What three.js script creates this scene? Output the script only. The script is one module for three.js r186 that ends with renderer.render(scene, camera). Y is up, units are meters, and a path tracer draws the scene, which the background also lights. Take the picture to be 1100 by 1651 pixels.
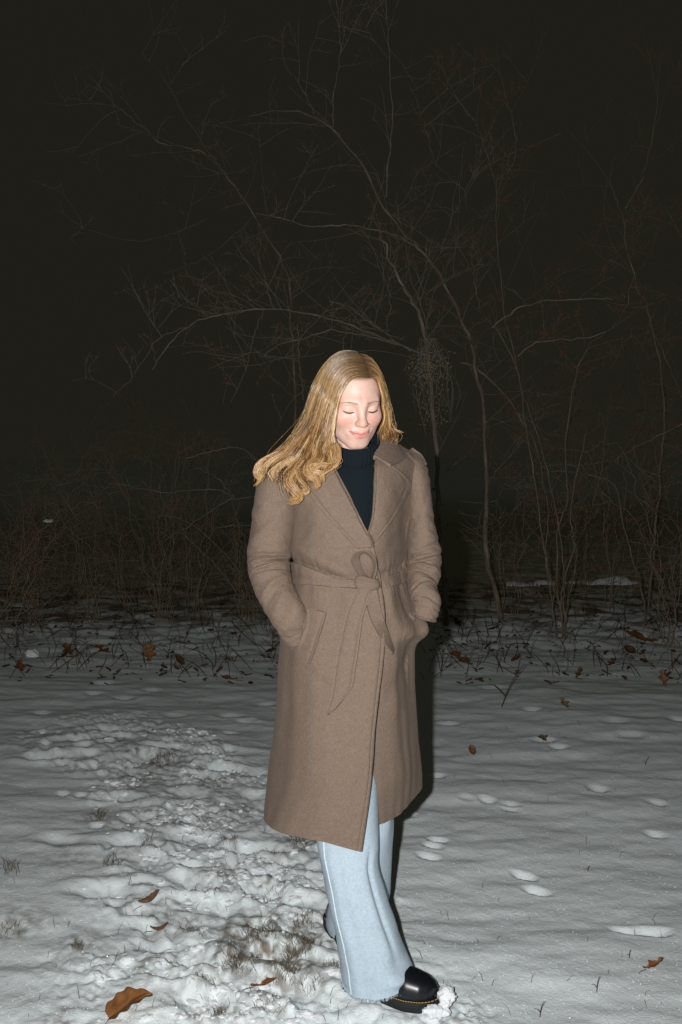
import * as THREE from 'three';
import { mergeGeometries } from 'three/addons/utils/BufferGeometryUtils.js';
import { ImprovedNoise } from 'three/addons/math/ImprovedNoise.js';

// ---------------------------------------------------------------- camera, sky, lights, exposure
const scene = new THREE.Scene();
const W = 1100, H = 1651, FPX = 1606, PITCH = 0.0569, CAM = new THREE.Vector3(0, 1.45, 2.6);
const camera = new THREE.PerspectiveCamera(2 * Math.atan(H / 2 / FPX) * 180 / Math.PI, W / H, 0.05, 600);
camera.position.copy(CAM);
camera.rotation.set(-PITCH, 0, 0);
const renderer = new THREE.WebGLRenderer({ antialias: true });
renderer.setSize(682, 1024);
renderer.toneMapping = THREE.LinearToneMapping;
renderer.toneMappingExposure = 1;
renderer.shadowMap.enabled = true;
{ // a dark overcast night sky
  const w = 64, h = 32, d = new Float32Array(w * h * 4);
  for (let i = 0; i < w * h; i++) { d[i * 4] = 0.0134; d[i * 4 + 1] = 0.0129; d[i * 4 + 2] = 0.0090; d[i * 4 + 3] = 1; }
  const sky = new THREE.DataTexture(d, w, h, THREE.RGBAFormat, THREE.FloatType);
  sky.mapping = THREE.EquirectangularReflectionMapping; sky.magFilter = THREE.LinearFilter; sky.needsUpdate = true;
  scene.background = sky; scene.environment = sky;
}
// the camera's flash, left of the lens (the camera is held upright)
const flash = new THREE.SpotLight(new THREE.Color().setRGB(1.0, 0.985, 0.975), 33, 0, 1.0, 0.72, 2);
flash.position.set(-0.1, 1.47, 2.58);
flash.target.position.set(0.0, 1.6, -1.0);
flash.castShadow = true; flash.shadow.radius = 0.8; flash.shadow.mapSize.set(2048, 2048);
flash.shadow.camera.near = 0.1; flash.shadow.camera.far = 30;
scene.add(flash, flash.target);
const moon = new THREE.DirectionalLight(new THREE.Color().setRGB(0.8, 0.9, 1), 0.004);
moon.position.set(-6, 14, 5); moon.castShadow = true; moon.shadow.radius = 20; scene.add(moon);

// ---------------------------------------------------------------- helpers
const V = (x, y, z) => new THREE.Vector3(x, y, z);
const C = (r, g, b) => new THREE.Color().setRGB(r, g, b);
let seedState = 7;
const seed = (s) => { seedState = s >>> 0; };
const rnd = () => { seedState = (seedState + 0x6d2b79f5) >>> 0; let t = Math.imul(seedState ^ (seedState >>> 15), 1 | seedState); t = (t + Math.imul(t ^ (t >>> 7), 61 | t)) ^ t; return ((t ^ (t >>> 14)) >>> 0) / 4294967296; };
const rr = (a, b) => a + (b - a) * rnd();
const clamp = (x, a = 0, b = 1) => Math.min(b, Math.max(a, x));
const lerp = (a, b, t) => a + (b - a) * t;
const sstep = (a, b, x) => { const t = clamp((x - a) / (b - a)); return t * t * (3 - 2 * t); };
const N = new ImprovedNoise();
const noise = (x, y = 0, z = 0) => N.noise(x + 100.3, y + 57.7, z + 31.1);
const fbm = (x, y, z, o = 3) => { let s = 0, a = 1, f = 1; for (let i = 0; i < o; i++) { s += a * noise(x * f, y * f, z * f); a *= 0.5; f *= 2.03; } return s; };
const SP = Math.sin(PITCH), CP = Math.cos(PITCH);
function P(px, py, z) {            // the point of the plane z that stands at this place of the photograph
  const u = (px - W / 2) / FPX, v = (H / 2 - py) / FPX, dz = -CP - v * SP, t = (z - CAM.z) / dz;
  return V(u * t, CAM.y + (v * CP - SP) * t, z);
}
function G(px, py, y = 0) {        // the point of the ground
  const u = (px - W / 2) / FPX, v = (H / 2 - py) / FPX, t = (y - CAM.y) / (v * CP - SP);
  return V(u * t, y, CAM.z + (-CP - v * SP) * t);
}
function proj(p) {
  const x = p.x, y = p.y - CAM.y, z = p.z - CAM.z, d = -z * CP - y * SP, v = y * CP - z * SP;
  return [W / 2 + FPX * x / d, H / 2 - FPX * v / d];
}
const used = {};
const numbered = (n) => { used[n] = (used[n] ?? -1) + 1; return used[n] ? n + '_' + String(used[n]).padStart(3, '0') : n; };
function tag(o, label, category, group, kind) { Object.assign(o.userData, { label }); if (category) o.userData.category = category; if (group) o.userData.group = group; if (kind) o.userData.kind = kind; return o; }
function thing(name, label, category, pos = [0, 0, 0], group) {
  const o = new THREE.Group(); o.name = numbered(name); o.position.set(...pos); scene.add(o); return tag(o, label, category, group);
}
function part(name, geo, mat, parent) {
  const m = new THREE.Mesh(geo, mat); m.castShadow = m.receiveShadow = true;
  if (parent === scene) m.name = numbered(name); else { const k = parent.children.filter((c) => c.name === name || c.name.startsWith(name + '_')).length; m.name = k ? name + '_' + String(k).padStart(3, '0') : name; }
  parent.add(m); return m;
}
const shiftGeo = (g, p) => g.translate(-p.x, -p.y, -p.z);
// mesh buffer
class MB {
  constructor() { this.p = []; this.i = []; this.c = []; this.uv = []; }
  vert(v, c, u = 0, w = 0) { this.p.push(v.x, v.y, v.z); if (c) this.c.push(c.r, c.g, c.b); this.uv.push(u, w); return this.p.length / 3 - 1; }
  grid(nu, nv, at, closeU = false, flip = false) {     // at(i, j) -> { p, c, u, v }
    const b = this.p.length / 3;
    for (let j = 0; j < nv; j++) for (let i = 0; i < nu; i++) { const q = at(i, j); this.vert(q.p, q.c, q.u, q.v); }
    const w = closeU ? nu : nu - 1;
    for (let j = 0; j < nv - 1; j++) for (let i = 0; i < w; i++) {
      const a = b + j * nu + i, d = b + j * nu + (i + 1) % nu, e = a + nu, f = d + nu;
      if (flip) this.i.push(a, e, d, d, e, f); else this.i.push(a, d, e, d, f, e);
    }
    return b;
  }
  tube(pts, r, sides = 5, col, cap = true) {            // r: number or function of t
    const n = pts.length, rad = typeof r === 'number' ? () => r : r;
    const b = this.p.length / 3, T = V(), U = V(), B = V(), prev = V(0, 0, 1);
    T.subVectors(pts[1], pts[0]).normalize();
    if (Math.abs(T.dot(prev)) > 0.9) prev.set(1, 0, 0);
    let len = 0;
    for (let j = 0; j < n; j++) {
      T.subVectors(pts[Math.min(n - 1, j + 1)], pts[Math.max(0, j - 1)]).normalize();
      U.copy(prev).addScaledVector(T, -prev.dot(T)).normalize(); B.crossVectors(T, U); prev.copy(U);
      if (j) len += pts[j].distanceTo(pts[j - 1]);
      const t = j / (n - 1), q = rad(t), c = typeof col === 'function' ? col(t) : col;
      for (let s = 0; s < sides; s++) { const a = s / sides * Math.PI * 2, x = Math.cos(a) * q, y = Math.sin(a) * q; this.vert(V(pts[j].x + U.x * x + B.x * y, pts[j].y + U.y * x + B.y * y, pts[j].z + U.z * x + B.z * y), c, s / sides, len); }
    }
    for (let j = 0; j < n - 1; j++) for (let s = 0; s < sides; s++) { const a = b + j * sides + s, d = b + j * sides + (s + 1) % sides; this.i.push(a, d, a + sides, d, d + sides, a + sides); }
    if (cap) { for (let s = 1; s < sides - 1; s++) { this.i.push(b, b + s + 1, b + s); const e = b + (n - 1) * sides; this.i.push(e, e + s, e + s + 1); } }
  }
  geo(origin, flat = false) {
    let g = new THREE.BufferGeometry();
    g.setAttribute('position', new THREE.Float32BufferAttribute(this.p, 3));
    g.setAttribute('uv', new THREE.Float32BufferAttribute(this.uv, 2));
    if (this.c.length === this.p.length) g.setAttribute('color', new THREE.Float32BufferAttribute(this.c, 3));
    g.setIndex(this.i);
    if (flat) g = g.toNonIndexed();
    g.computeVertexNormals();
    if (origin) shiftGeo(g, origin);
    return g;
  }
}
const cr = (a, b, c, d, t) => 0.5 * (2 * b + (c - a) * t + (2 * a - 5 * b + 4 * c - d) * t * t + (3 * b - a - 3 * c + d) * t * t * t);
function crArr(arr, s) { const n = arr.length, i = clamp(Math.floor(s), 0, n - 2), t = s - i; return cr(arr[Math.max(0, i - 1)], arr[i], arr[i + 1], arr[Math.min(n - 1, i + 2)], t); }
function crVec(arr, s) {
  const n = arr.length, i = clamp(Math.floor(s), 0, n - 2), t = s - i, a = arr[Math.max(0, i - 1)], b = arr[i], c = arr[i + 1], d = arr[Math.min(n - 1, i + 2)];
  return V(cr(a.x, b.x, c.x, d.x, t), cr(a.y, b.y, c.y, d.y, t), cr(a.z, b.z, c.z, d.z, t));
}
const curve = (pts, n) => { const o = []; for (let i = 0; i < n; i++) o.push(crVec(pts, i / (n - 1) * (pts.length - 1))); return o; };
function pl(tab, x) { if (x <= tab[0][0]) return tab[0][1]; for (let i = 1; i < tab.length; i++) if (x <= tab[i][0]) return lerp(tab[i - 1][1], tab[i][1], (x - tab[i - 1][0]) / (tab[i][0] - tab[i - 1][0])); return tab[tab.length - 1][1]; }

// surface nets on the field f (negative inside)
function nets(f, lo, hi, cell) {
  const nx = Math.ceil((hi.x - lo.x) / cell) + 1, ny = Math.ceil((hi.y - lo.y) / cell) + 1, nz = Math.ceil((hi.z - lo.z) / cell) + 1;
  const g = new Float32Array(nx * ny * nz), id = (x, y, z) => (z * ny + y) * nx + x;
  for (let z = 0; z < nz; z++) for (let y = 0; y < ny; y++) for (let x = 0; x < nx; x++) g[id(x, y, z)] = f(lo.x + x * cell, lo.y + y * cell, lo.z + z * cell);
  const vi = new Int32Array(nx * ny * nz).fill(-1), pos = [], idx = [];
  const E = [[0, 1], [2, 3], [4, 5], [6, 7], [0, 2], [1, 3], [4, 6], [5, 7], [0, 4], [1, 5], [2, 6], [3, 7]];
  const c8 = new Float32Array(8);
  for (let z = 0; z < nz - 1; z++) for (let y = 0; y < ny - 1; y++) for (let x = 0; x < nx - 1; x++) {
    let m = 0;
    for (let k = 0; k < 8; k++) { c8[k] = g[id(x + (k & 1), y + ((k >> 1) & 1), z + (k >> 2))]; if (c8[k] < 0) m |= 1 << k; }
    if (m === 0 || m === 255) continue;
    let sx = 0, sy = 0, sz = 0, n = 0;
    for (const [a, b] of E) if ((c8[a] < 0) !== (c8[b] < 0)) { const t = c8[a] / (c8[a] - c8[b]); sx += lerp(a & 1, b & 1, t); sy += lerp((a >> 1) & 1, (b >> 1) & 1, t); sz += lerp(a >> 2, b >> 2, t); n++; }
    vi[id(x, y, z)] = pos.length / 3; pos.push(lo.x + (x + sx / n) * cell, lo.y + (y + sy / n) * cell, lo.z + (z + sz / n) * cell);
  }
  const quad = (a, b, c, d, flip) => { if (a < 0 || b < 0 || c < 0 || d < 0) return; if (flip) idx.push(a, c, b, a, d, c); else idx.push(a, b, c, a, c, d); };
  for (let z = 1; z < nz - 1; z++) for (let y = 1; y < ny - 1; y++) for (let x = 1; x < nx - 1; x++) {
    const s = g[id(x, y, z)] < 0;
    if (s !== (g[id(x + 1, y, z)] < 0)) quad(vi[id(x, y - 1, z - 1)], vi[id(x, y, z - 1)], vi[id(x, y, z)], vi[id(x, y - 1, z)], !s);
    if (s !== (g[id(x, y + 1, z)] < 0)) quad(vi[id(x - 1, y, z - 1)], vi[id(x, y, z - 1)], vi[id(x, y, z)], vi[id(x - 1, y, z)], s);
    if (s !== (g[id(x, y, z + 1)] < 0)) quad(vi[id(x - 1, y - 1, z)], vi[id(x, y - 1, z)], vi[id(x, y, z)], vi[id(x - 1, y, z)], !s);
  }
  const geo = new THREE.BufferGeometry();
  geo.setAttribute('position', new THREE.Float32BufferAttribute(pos, 3)); geo.setIndex(idx); geo.computeVertexNormals();
  return geo;
}
const smin = (a, b, k) => { const h = clamp(0.5 + 0.5 * (b - a) / k); return lerp(b, a, h) - k * h * (1 - h); };
const smax = (a, b, k) => -smin(-a, -b, k);
const sEll = (x, y, z, cx, cy, cz, rx, ry, rz) => { const a = (x - cx) / rx, b = (y - cy) / ry, c = (z - cz) / rz, k = Math.sqrt(a * a + b * b + c * c), k2 = Math.sqrt((a / rx) ** 2 + (b / ry) ** 2 + (c / rz) ** 2); return k2 > 1e-9 ? k * (k - 1) / k2 : -Math.min(rx, ry, rz); };
const sCap = (x, y, z, a, b, ra, rb) => { const px = x - a[0], py = y - a[1], pz = z - a[2], bx = b[0] - a[0], by = b[1] - a[1], bz = b[2] - a[2], h = clamp((px * bx + py * by + pz * bz) / (bx * bx + by * by + bz * bz)); return Math.hypot(px - bx * h, py - by * h, pz - bz * h) - lerp(ra, rb, h); };

// ---------------------------------------------------------------- textures
function noiseTex(size, fn, srgb = false) {
  const d = new Uint8Array(size * size * 4);
  for (let y = 0; y < size; y++) for (let x = 0; x < size; x++) { const c = fn(x / size, y / size), k = (y * size + x) * 4; if (c.length) { d[k] = c[0]; d[k + 1] = c[1]; d[k + 2] = c[2]; } else d[k] = d[k + 1] = d[k + 2] = clamp(c) * 255; d[k + 3] = 255; }
  const t = new THREE.DataTexture(d, size, size); t.wrapS = t.wrapT = THREE.RepeatWrapping; t.magFilter = THREE.LinearFilter; t.needsUpdate = true;
  if (srgb) t.colorSpace = THREE.SRGBColorSpace; return t;
}
const tn = (x, y, f, s) => { // tileable value noise
  const xi = Math.floor(x * f), yi = Math.floor(y * f), fx = x * f - xi, fy = y * f - yi, hsh = (a, b) => { let h = Math.imul(((a % f) + f) % f + 1, 374761393) + Math.imul(((b % f) + f) % f + 1, 668265263) + s * 974711; h = Math.imul(h ^ (h >>> 13), 1274126177); return ((h ^ (h >>> 16)) >>> 0) / 4294967296; };
  const u = fx * fx * (3 - 2 * fx), v = fy * fy * (3 - 2 * fy);
  return lerp(lerp(hsh(xi, yi), hsh(xi + 1, yi), u), lerp(hsh(xi, yi + 1), hsh(xi + 1, yi + 1), u), v);
};
const rep = (t, a, b) => { const c = t.clone(); c.repeat.set(a, b ?? a); c.needsUpdate = true; return c; };
const woolBump = noiseTex(512, (x, y) => 0.35 * tn(x, y, 256, 1) + 0.35 * tn(x, y, 110, 2) + 0.3 * tn(x, y, 40, 3));
const woolCol = noiseTex(512, (x, y) => { const n = 0.5 * tn(x, y, 256, 4) + 0.42 * tn(x, y, 128, 5) + 0.08 * tn(x, y, 24, 6), k = 0.84 + 0.30 * n; return [clamp(k * 0.93) * 255, clamp(k * 0.93) * 255, clamp(k * 0.94) * 255]; }, true);
const denimBump = noiseTex(256, (x, y) => 0.5 + 0.3 * Math.sin((x + y) * Math.PI * 2 * 64) + 0.2 * (tn(x, y, 128, 8) - 0.5));
const denimCol = noiseTex(512, (x, y) => { const n = 0.5 * tn(x * 1, y, 250, 9) + 0.35 * tn(x, y, 90, 10) + 0.15 * tn(x, y, 9, 11), k = 0.86 + 0.16 * n; return [k * 243, k * 248, k * 255].map((q) => clamp(q, 0, 255)); }, true);
const snowBump = noiseTex(512, (x, y) => 0.3 * tn(x, y, 256, 12) + 0.3 * tn(x, y, 96, 13) + 0.4 * tn(x, y, 32, 14));
const barkCol = noiseTex(128, (x, y) => { const n = 0.35 * tn(x, y, 7, 15) + 0.35 * tn(x, y, 24, 16) + 0.3 * tn(x, y, 60, 17), k = 0.35 + 0.85 * n; return [clamp(k) * 255, clamp(k * 0.97) * 255, clamp(k * 0.93) * 255]; }, true);

// ---------------------------------------------------------------- materials
const M = {
  snow: new THREE.MeshStandardMaterial({ color: 0xffffff, vertexColors: true, roughness: 0.9, bumpMap: rep(snowBump, 2.5), bumpScale: 0.0022 }),
  snowLump: new THREE.MeshStandardMaterial({ color: C(0.80, 0.83, 0.85), roughness: 0.9 }),
  ice: new THREE.MeshPhysicalMaterial({ color: C(0.8, 0.86, 0.9), roughness: 0.26, side: THREE.DoubleSide }),
  wool: new THREE.MeshPhysicalMaterial({ color: C(0.212, 0.153, 0.111), roughness: 0.95, map: rep(woolCol, 4), bumpMap: rep(woolBump, 4), bumpScale: 0.0012, sheen: 0.25, sheenRoughness: 0.6, sheenColor: C(0.3, 0.24, 0.2), side: THREE.DoubleSide }),
  knit: new THREE.MeshPhysicalMaterial({ color: C(0.0062, 0.0115, 0.0140), roughness: 1, specularIntensity: 0.35, bumpMap: rep(woolBump, 6), bumpScale: 0.002, side: THREE.DoubleSide }),
  denim: new THREE.MeshStandardMaterial({ color: C(0.555, 0.655, 0.705), roughness: 0.92, map: rep(denimCol, 3), bumpMap: rep(denimBump, 6), bumpScale: 0.0006, side: THREE.DoubleSide }),
  denimSeam: new THREE.MeshStandardMaterial({ color: C(0.60, 0.71, 0.77), roughness: 0.9 }),
  leather: new THREE.MeshPhysicalMaterial({ color: C(0.006, 0.008, 0.010), roughness: 0.34, clearcoat: 0.12, clearcoatRoughness: 0.25 }),
  rubber: new THREE.MeshStandardMaterial({ color: C(0.010, 0.010, 0.011), roughness: 0.7 }),
  thread: new THREE.MeshStandardMaterial({ color: C(0.55, 0.36, 0.08), roughness: 0.7 }),
  skin: new THREE.MeshPhysicalMaterial({ color: 0xffffff, vertexColors: true, roughness: 0.50, sheen: 0.1, sheenColor: C(1, 0.8, 0.7) }),
  lash: new THREE.MeshStandardMaterial({ color: C(0.09, 0.05, 0.035), roughness: 0.8 }),
  brow: new THREE.MeshStandardMaterial({ color: C(0.36, 0.22, 0.13), roughness: 0.8 }),
  ring: new THREE.MeshStandardMaterial({ color: C(0.9, 0.75, 0.5), roughness: 0.2, metalness: 1 }),
  hair: new THREE.MeshPhysicalMaterial({ color: 0xffffff, vertexColors: true, roughness: 0.30, specularIntensity: 1 }),
  bark: new THREE.MeshStandardMaterial({ color: C(0.36, 0.32, 0.26), roughness: 0.9, map: rep(barkCol, 1, 1.3) }),
  barkPale: new THREE.MeshStandardMaterial({ color: C(0.44, 0.40, 0.34), roughness: 0.9, map: rep(barkCol, 1, 1.3) }),
  twig: new THREE.MeshStandardMaterial({ color: C(0.42, 0.38, 0.31), roughness: 0.85 }),
  twigBrown: new THREE.MeshStandardMaterial({ color: C(0.29, 0.235, 0.155), roughness: 0.85 }),
  bud: new THREE.MeshStandardMaterial({ color: C(0.22, 0.10, 0.055), roughness: 0.8 }),
  dryGrass: new THREE.MeshStandardMaterial({ color: C(0.17, 0.135, 0.085), roughness: 0.9, side: THREE.DoubleSide }),
  leaf: new THREE.MeshStandardMaterial({ color: 0xffffff, vertexColors: true, roughness: 0.6, side: THREE.DoubleSide }),
  stalk: new THREE.MeshStandardMaterial({ color: C(0.07, 0.04, 0.025), roughness: 0.8 }),
  seed: new THREE.MeshStandardMaterial({ color: C(0.42, 0.35, 0.22), roughness: 0.8, side: THREE.DoubleSide }),
};

// ---------------------------------------------------------------- ground
const stamps = [];      // footprints: x, z, half length, half width, angle, depth, rim
const stampAt = (px, py, a, b, ang, d, rim = 0.25) => { const g = G(px, py); stamps.push({ x: g.x, z: g.z, a, b, c: Math.cos(ang), s: Math.sin(ang), d, rim, R: Math.max(a, b) * 2.4 }); };
// animal tracks to the right
for (const [px, py, a, b, an, d] of [[658, 1306, .05, .035, .5, .035], [637, 1309, .045, .03, .4, .02], [707, 1347, .055, .03, .5, .045], [699, 1357, .055, .03, .5, .045], [692, 1374, .06, .03, .4, .045],
  [846, 1400, .065, .032, .7, .05], [866, 1425, .06, .034, .5, .05], [785, 1284, .055, .035, .5, .04], [824, 1291, .055, .03, .2, .03], [822, 1297, .05, .02, .2, .03], [752, 1281, .05, .035, .4, .02], [1006, 1491, .06, .03, .5, .04], [1044, 1493, .085, .04, .2, .055],
  [1057, 1337, .06, .035, .5, .04], [965, 1267, .06, .05, .2, .04], [876, 1191, .09, .05, .1, .035], [901, 1202, .06, .05, .3, .04], [858, 1146, .07, .06, 0, .04], [725, 1163, .09, .05, 0, .03], [1060, 1290, .06, .04, .4, .03], [1095, 1160, .08, .07, 0, .04],
  [1020, 1185, .1, .07, 0, .03], [990, 1165, .1, .08, 0, .03], [795, 1110, .1, .08, 0, .03], [705, 1247, .05, .04, 0, .03], [370, 1150, .1, .06, 0, .03], [400, 1160, .09, .05, .2, .035], [405, 1157, .05, .05, 0, .02], [325, 1182, .06, .05, 0, .035], [318, 1187, .06, .03, 0, .03], [370, 1178, .07, .04, 0, .035], [370, 1206, .05, .05, .3, .04],
  [200, 1123, .1, .07, 0, .04], [68, 1148, .08, .06, 0, .04], [165, 1100, .1, .09, 0, .035], [150, 1117, .08, .06, 0, .03], [245, 1110, .08, .06, 0, .03], [280, 1152, .08, .06, 0, .02], [355, 1086, .1, .1, 0, .03], [430, 1130, .08, .06, 0, .03]]) stampAt(px, py, a * .8, b * .72, an, d * .62, .05);
// boot prints in the trampled track
seed(11);
for (const [px, py, an, d] of [[185, 1175, .2, .05], [140, 1192, .05, .06], [75, 1222, .05, .06], [125, 1220, .1, .06], [205, 1190, .3, .05], [265, 1207, .2, .05], [235, 1222, .2, .05], [315, 1213, .4, .06], [375, 1212, .2, .05], [390, 1240, .4, .06], [415, 1275, .2, .05], [350, 1235, .5, .05],
  [185, 1285, .2, .06], [240, 1322, .2, .05], [300, 1275, .3, .05], [205, 1365, .3, .06], [105, 1360, .4, .05], [240, 1400, 1.2, .06], [165, 1445, .3, .07], [300, 1428, .2, .08], [310, 1355, .2, .06], [400, 1370, .3, .07], [350, 1470, .3, .07], [270, 1535, .4, .06], [430, 1440, .5, .07], [500, 1455, .4, .07], [440, 1545, .2, .08], [330, 1560, .5, .07], [520, 1520, .3, .06], [390, 1600, .4, .06], [160, 1500, .4, .04], [60, 1560, .4, .02], [490, 1610, .2, .07], [330, 1630, .3, .07], [540, 1640, .2, .06]]) {
  stampAt(px, py, rr(.09, .13), rr(.05, .065), an + rr(-.3, .3), d * rr(.35, .6), .14);
}
for (let i = 0; i < 60; i++) { const t = rnd(), px = lerp(180, 420, t) + rr(-150, 170) * lerp(.9, 1, t), py = lerp(1185, 1640, t) + rr(-15, 15); if (px < 570 && px > 20) stampAt(px, py, rr(.03, .08), rr(.02, .04), rr(0, 1.2), rr(.008, .022), .15); }
const trackPath = [G(170, 1185), G(270, 1230), G(350, 1300), G(380, 1380), G(400, 1480), G(400, 1580), G(400, 1680)], trackW = [0.55, 0.5, 0.5, 0.55, 0.58, 0.65, 0.72];
function trackMask(x, z) {
  let m = 0;
  for (let i = 0; i < trackPath.length - 1; i++) {
    const a = trackPath[i], b = trackPath[i + 1], dx = b.x - a.x, dz = b.z - a.z, t = clamp(((x - a.x) * dx + (z - a.z) * dz) / (dx * dx + dz * dz)), d = Math.hypot(x - a.x - dx * t, z - a.z - dz * t), w = lerp(trackW[i], trackW[i + 1], t);
    m = Math.max(m, 1 - sstep(w * 0.55, w * 1.05, d + 0.12 * noise(x * 4, z * 4, 3)));
  }
  return m;
}
const cellHash = (i, j, k) => { let h = Math.imul(i, 374761393) + Math.imul(j, 668265263) + k * 974711; h = Math.imul(h ^ (h >>> 13), 1274126177); return ((h ^ (h >>> 16)) >>> 0) / 4294967296; };
function worley(x, y) { // distance to the nearest and second nearest cell point
  const xi = Math.floor(x), yi = Math.floor(y); let a = 9, b = 9;
  for (let j = -1; j <= 1; j++) for (let i = -1; i <= 1; i++) { const d = Math.hypot(xi + i + cellHash(xi + i, yi + j, 1) - x, yi + j + cellHash(xi + i, yi + j, 2) - y); if (d < a) { b = a; a = d; } else if (d < b) b = d; }
  return [a, b];
}
function groundBase(x, z) {
  const far = sstep(-3.6, -5.6, z);
  let h = 0.05 * noise(x * 0.35, z * 0.35, 1) + 0.018 * noise(x * 1.0, z * 1.9, 2) + 0.010 * noise(x * 2.1, z * 4.6, 5) + 0.0065 * noise(x * 5, z * 10, 7) + 0.0026 * noise(x * 14, z * 22, 9);
  h += far * (0.03 * noise(x * 2.6, z * 3.4, 11) + 0.022 * noise(x * 6, z * 8, 13));
  h += 0.9 * sstep(-8.5, -14, z) * sstep(-2, 3, x) * 0.3;
  return h;
}
function groundH(x, z, fine = true) {
  let h = groundBase(x, z);
  for (const s of stamps) {
    const dx = x - s.x, dz = z - s.z; if (Math.abs(dx) > s.R || Math.abs(dz) > s.R) continue;
    const u = (dx * s.c + dz * s.s) / s.a, v = (-dx * s.s + dz * s.c) / s.b, q = Math.sqrt(u * u + v * v) + 0.18 * noise(x * 14, z * 14, s.a * 100);
    h -= s.d * 0.75 * (1 - sstep(0.12, 1.3, q)); h += s.d * s.rim * Math.exp(-((q - 1.45) ** 2) * 5);
  }
  if (fine) {
    const m = trackMask(x, z);
    if (m > 0.001) {
      const [a, b] = worley(x * 9 + noise(x * 5, z * 5, 4), z * 11), [c] = worley(x * 24 + 3, z * 30 + 7), k = 0.4 + 0.8 * sstep(-.3, .3, noise(x * 2.5, z * 2.5, 21));
      const e = sstep(-.15, .35, noise(x * 3.2, z * 3.2, 40)), [q] = worley(x * 42 + 9, z * 46);
      h += m * (k * (0.010 * (0.4 - a) + 0.004 * sstep(0, .3, b - a)) + (.35 + .65 * e) * (0.014 * (0.45 - c) + 0.008 * (0.45 - q)) + 0.008 * fbm(x * 12, z * 9, 2, 4) + 0.0055 * noise(x * 52, z * 56, 3) * e);
    }
  }
  return h;
}
const onGround = (px, py) => { let g = G(px, py); for (let i = 0; i < 3; i++) g = G(px, py, groundBase(g.x, g.z)); g.y = groundH(g.x, g.z); return g; };
{
  const mb = new MB(), radii = [], angles = [];
  for (let r = 0.4; r < 2.2; r *= 1.12) radii.push(r);
  for (let r = 2.2; r < 15; r *= 1.0036) radii.push(r);
  for (let r = 15; r < 400; r *= 1.14) radii.push(r);
  const A0 = 0.36, NA = 560;
  for (let i = 0; i <= NA; i++) angles.push(-A0 + 2 * A0 * i / NA);
  for (let a = A0 + 0.02; a < Math.PI * 2 - A0; a += 0.06) angles.push(a);
  const soilA = C(0.20, 0.155, 0.11), soilB = C(0.12, 0.09, 0.062), litter = C(.17, .125, .08), strewn = C(.44, .41, .30), col = C(0, 0, 0), white = C(0.83, 0.905, 0.915);
  const dirt = [[480, 1530, .10, 1], [415, 1515, .15, 1.1], [390, 1560, .13, .8], [460, 1570, .12, 1], [370, 1545, .07, 1], [245, 1565, .08, .6], [20, 1500, .12, .6], [440, 1490, .14, .6], [485, 1500, .12, .7], [260, 1225, .14, .9], [225, 1258, .14, .7], [345, 1256, .12, .6], [160, 1318, .1, .6], [240, 1250, .1, .6], [120, 1530, .07, .7], [395, 1300, .1, .6], [110, 1395, .1, .4], [480, 1360, .1, .6], [205, 1390, .1, .4], [350, 1640, .09, .7], [500, 1590, .06, .6], [520, 1480, .05, .7], [300, 1500, .09, .5], [330, 1590, .1, .5], [280, 1600, .08, .45], [440, 1630, .1, .5], [540, 1560, .06, .6], [350, 1420, .1, .45], [430, 1390, .1, .45], [310, 1320, .1, .4], [220, 1470, .08, .4]].map(([px, py, r, k]) => { const g = G(px, py); return { x: g.x, z: g.z, r, k }; });
  mb.grid(angles.length, radii.length, (i, j) => {
    const a = angles[i], r = radii[j], x = r * Math.sin(a), z = CAM.z - r * Math.cos(a), near = r < 16 && Math.abs(a) < A0 + 0.03;
    const y = near ? groundH(x, z) : groundBase(x, z);
    let d = 0;
    if (near) {
      for (const s of dirt) { const q = Math.hypot(x - s.x, z - s.z) / s.r; if (q < 1.8) d = Math.max(d, s.k * (1 - sstep(0.2, 1.6, q)) * sstep(-.35, .65, fbm(x * 34, z * 34, 1, 4) + .1)); }
      d = Math.max(d, 0.75 * trackMask(x, z) * sstep(.34, .7, fbm(x * 7, z * 7, 6, 3)) * sstep(-.1, .3, noise(x * 40, z * 40, 2)));
    }
    const f = sstep(-4.3, -6.6, z) * sstep(-11, -7.5, z); // litter shows through the thin snow of the thicket
    d = Math.max(d, sstep(0.42 - 0.62 * f, 0.78 - 0.5 * f, fbm(x * 3.1, z * 4.4, 15, 4)) * f * .95);
    col.copy(white).lerp(strewn, sstep(-5.6, -8.5, z) * sstep(-30, -12, z) * .95).lerp(z < -4.3 ? litter : noise(x * 30, z * 30) > 0 ? soilA : soilB, clamp(d, 0, .92));
    return { p: V(x, y, z), c: col.clone(), u: x, v: z };
  }, true);
  const m = part('snow_ground', mb.geo(), M.snow, scene);
  tag(m, 'uneven snow covered ground with a trampled track and animal prints', null, null, 'structure');
}

// ---------------------------------------------------------------- the person
const BASE = V(0.06, 0, -0.1);
const person = thing('person', 'woman in a belted taupe wool coat and pale jeans walking on the snow, looking down', 'person', BASE.toArray());
const pp = (name, geo, mat, parent = person) => part(name, parent === person ? shiftGeo(geo, BASE) : geo, mat, parent);

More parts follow.
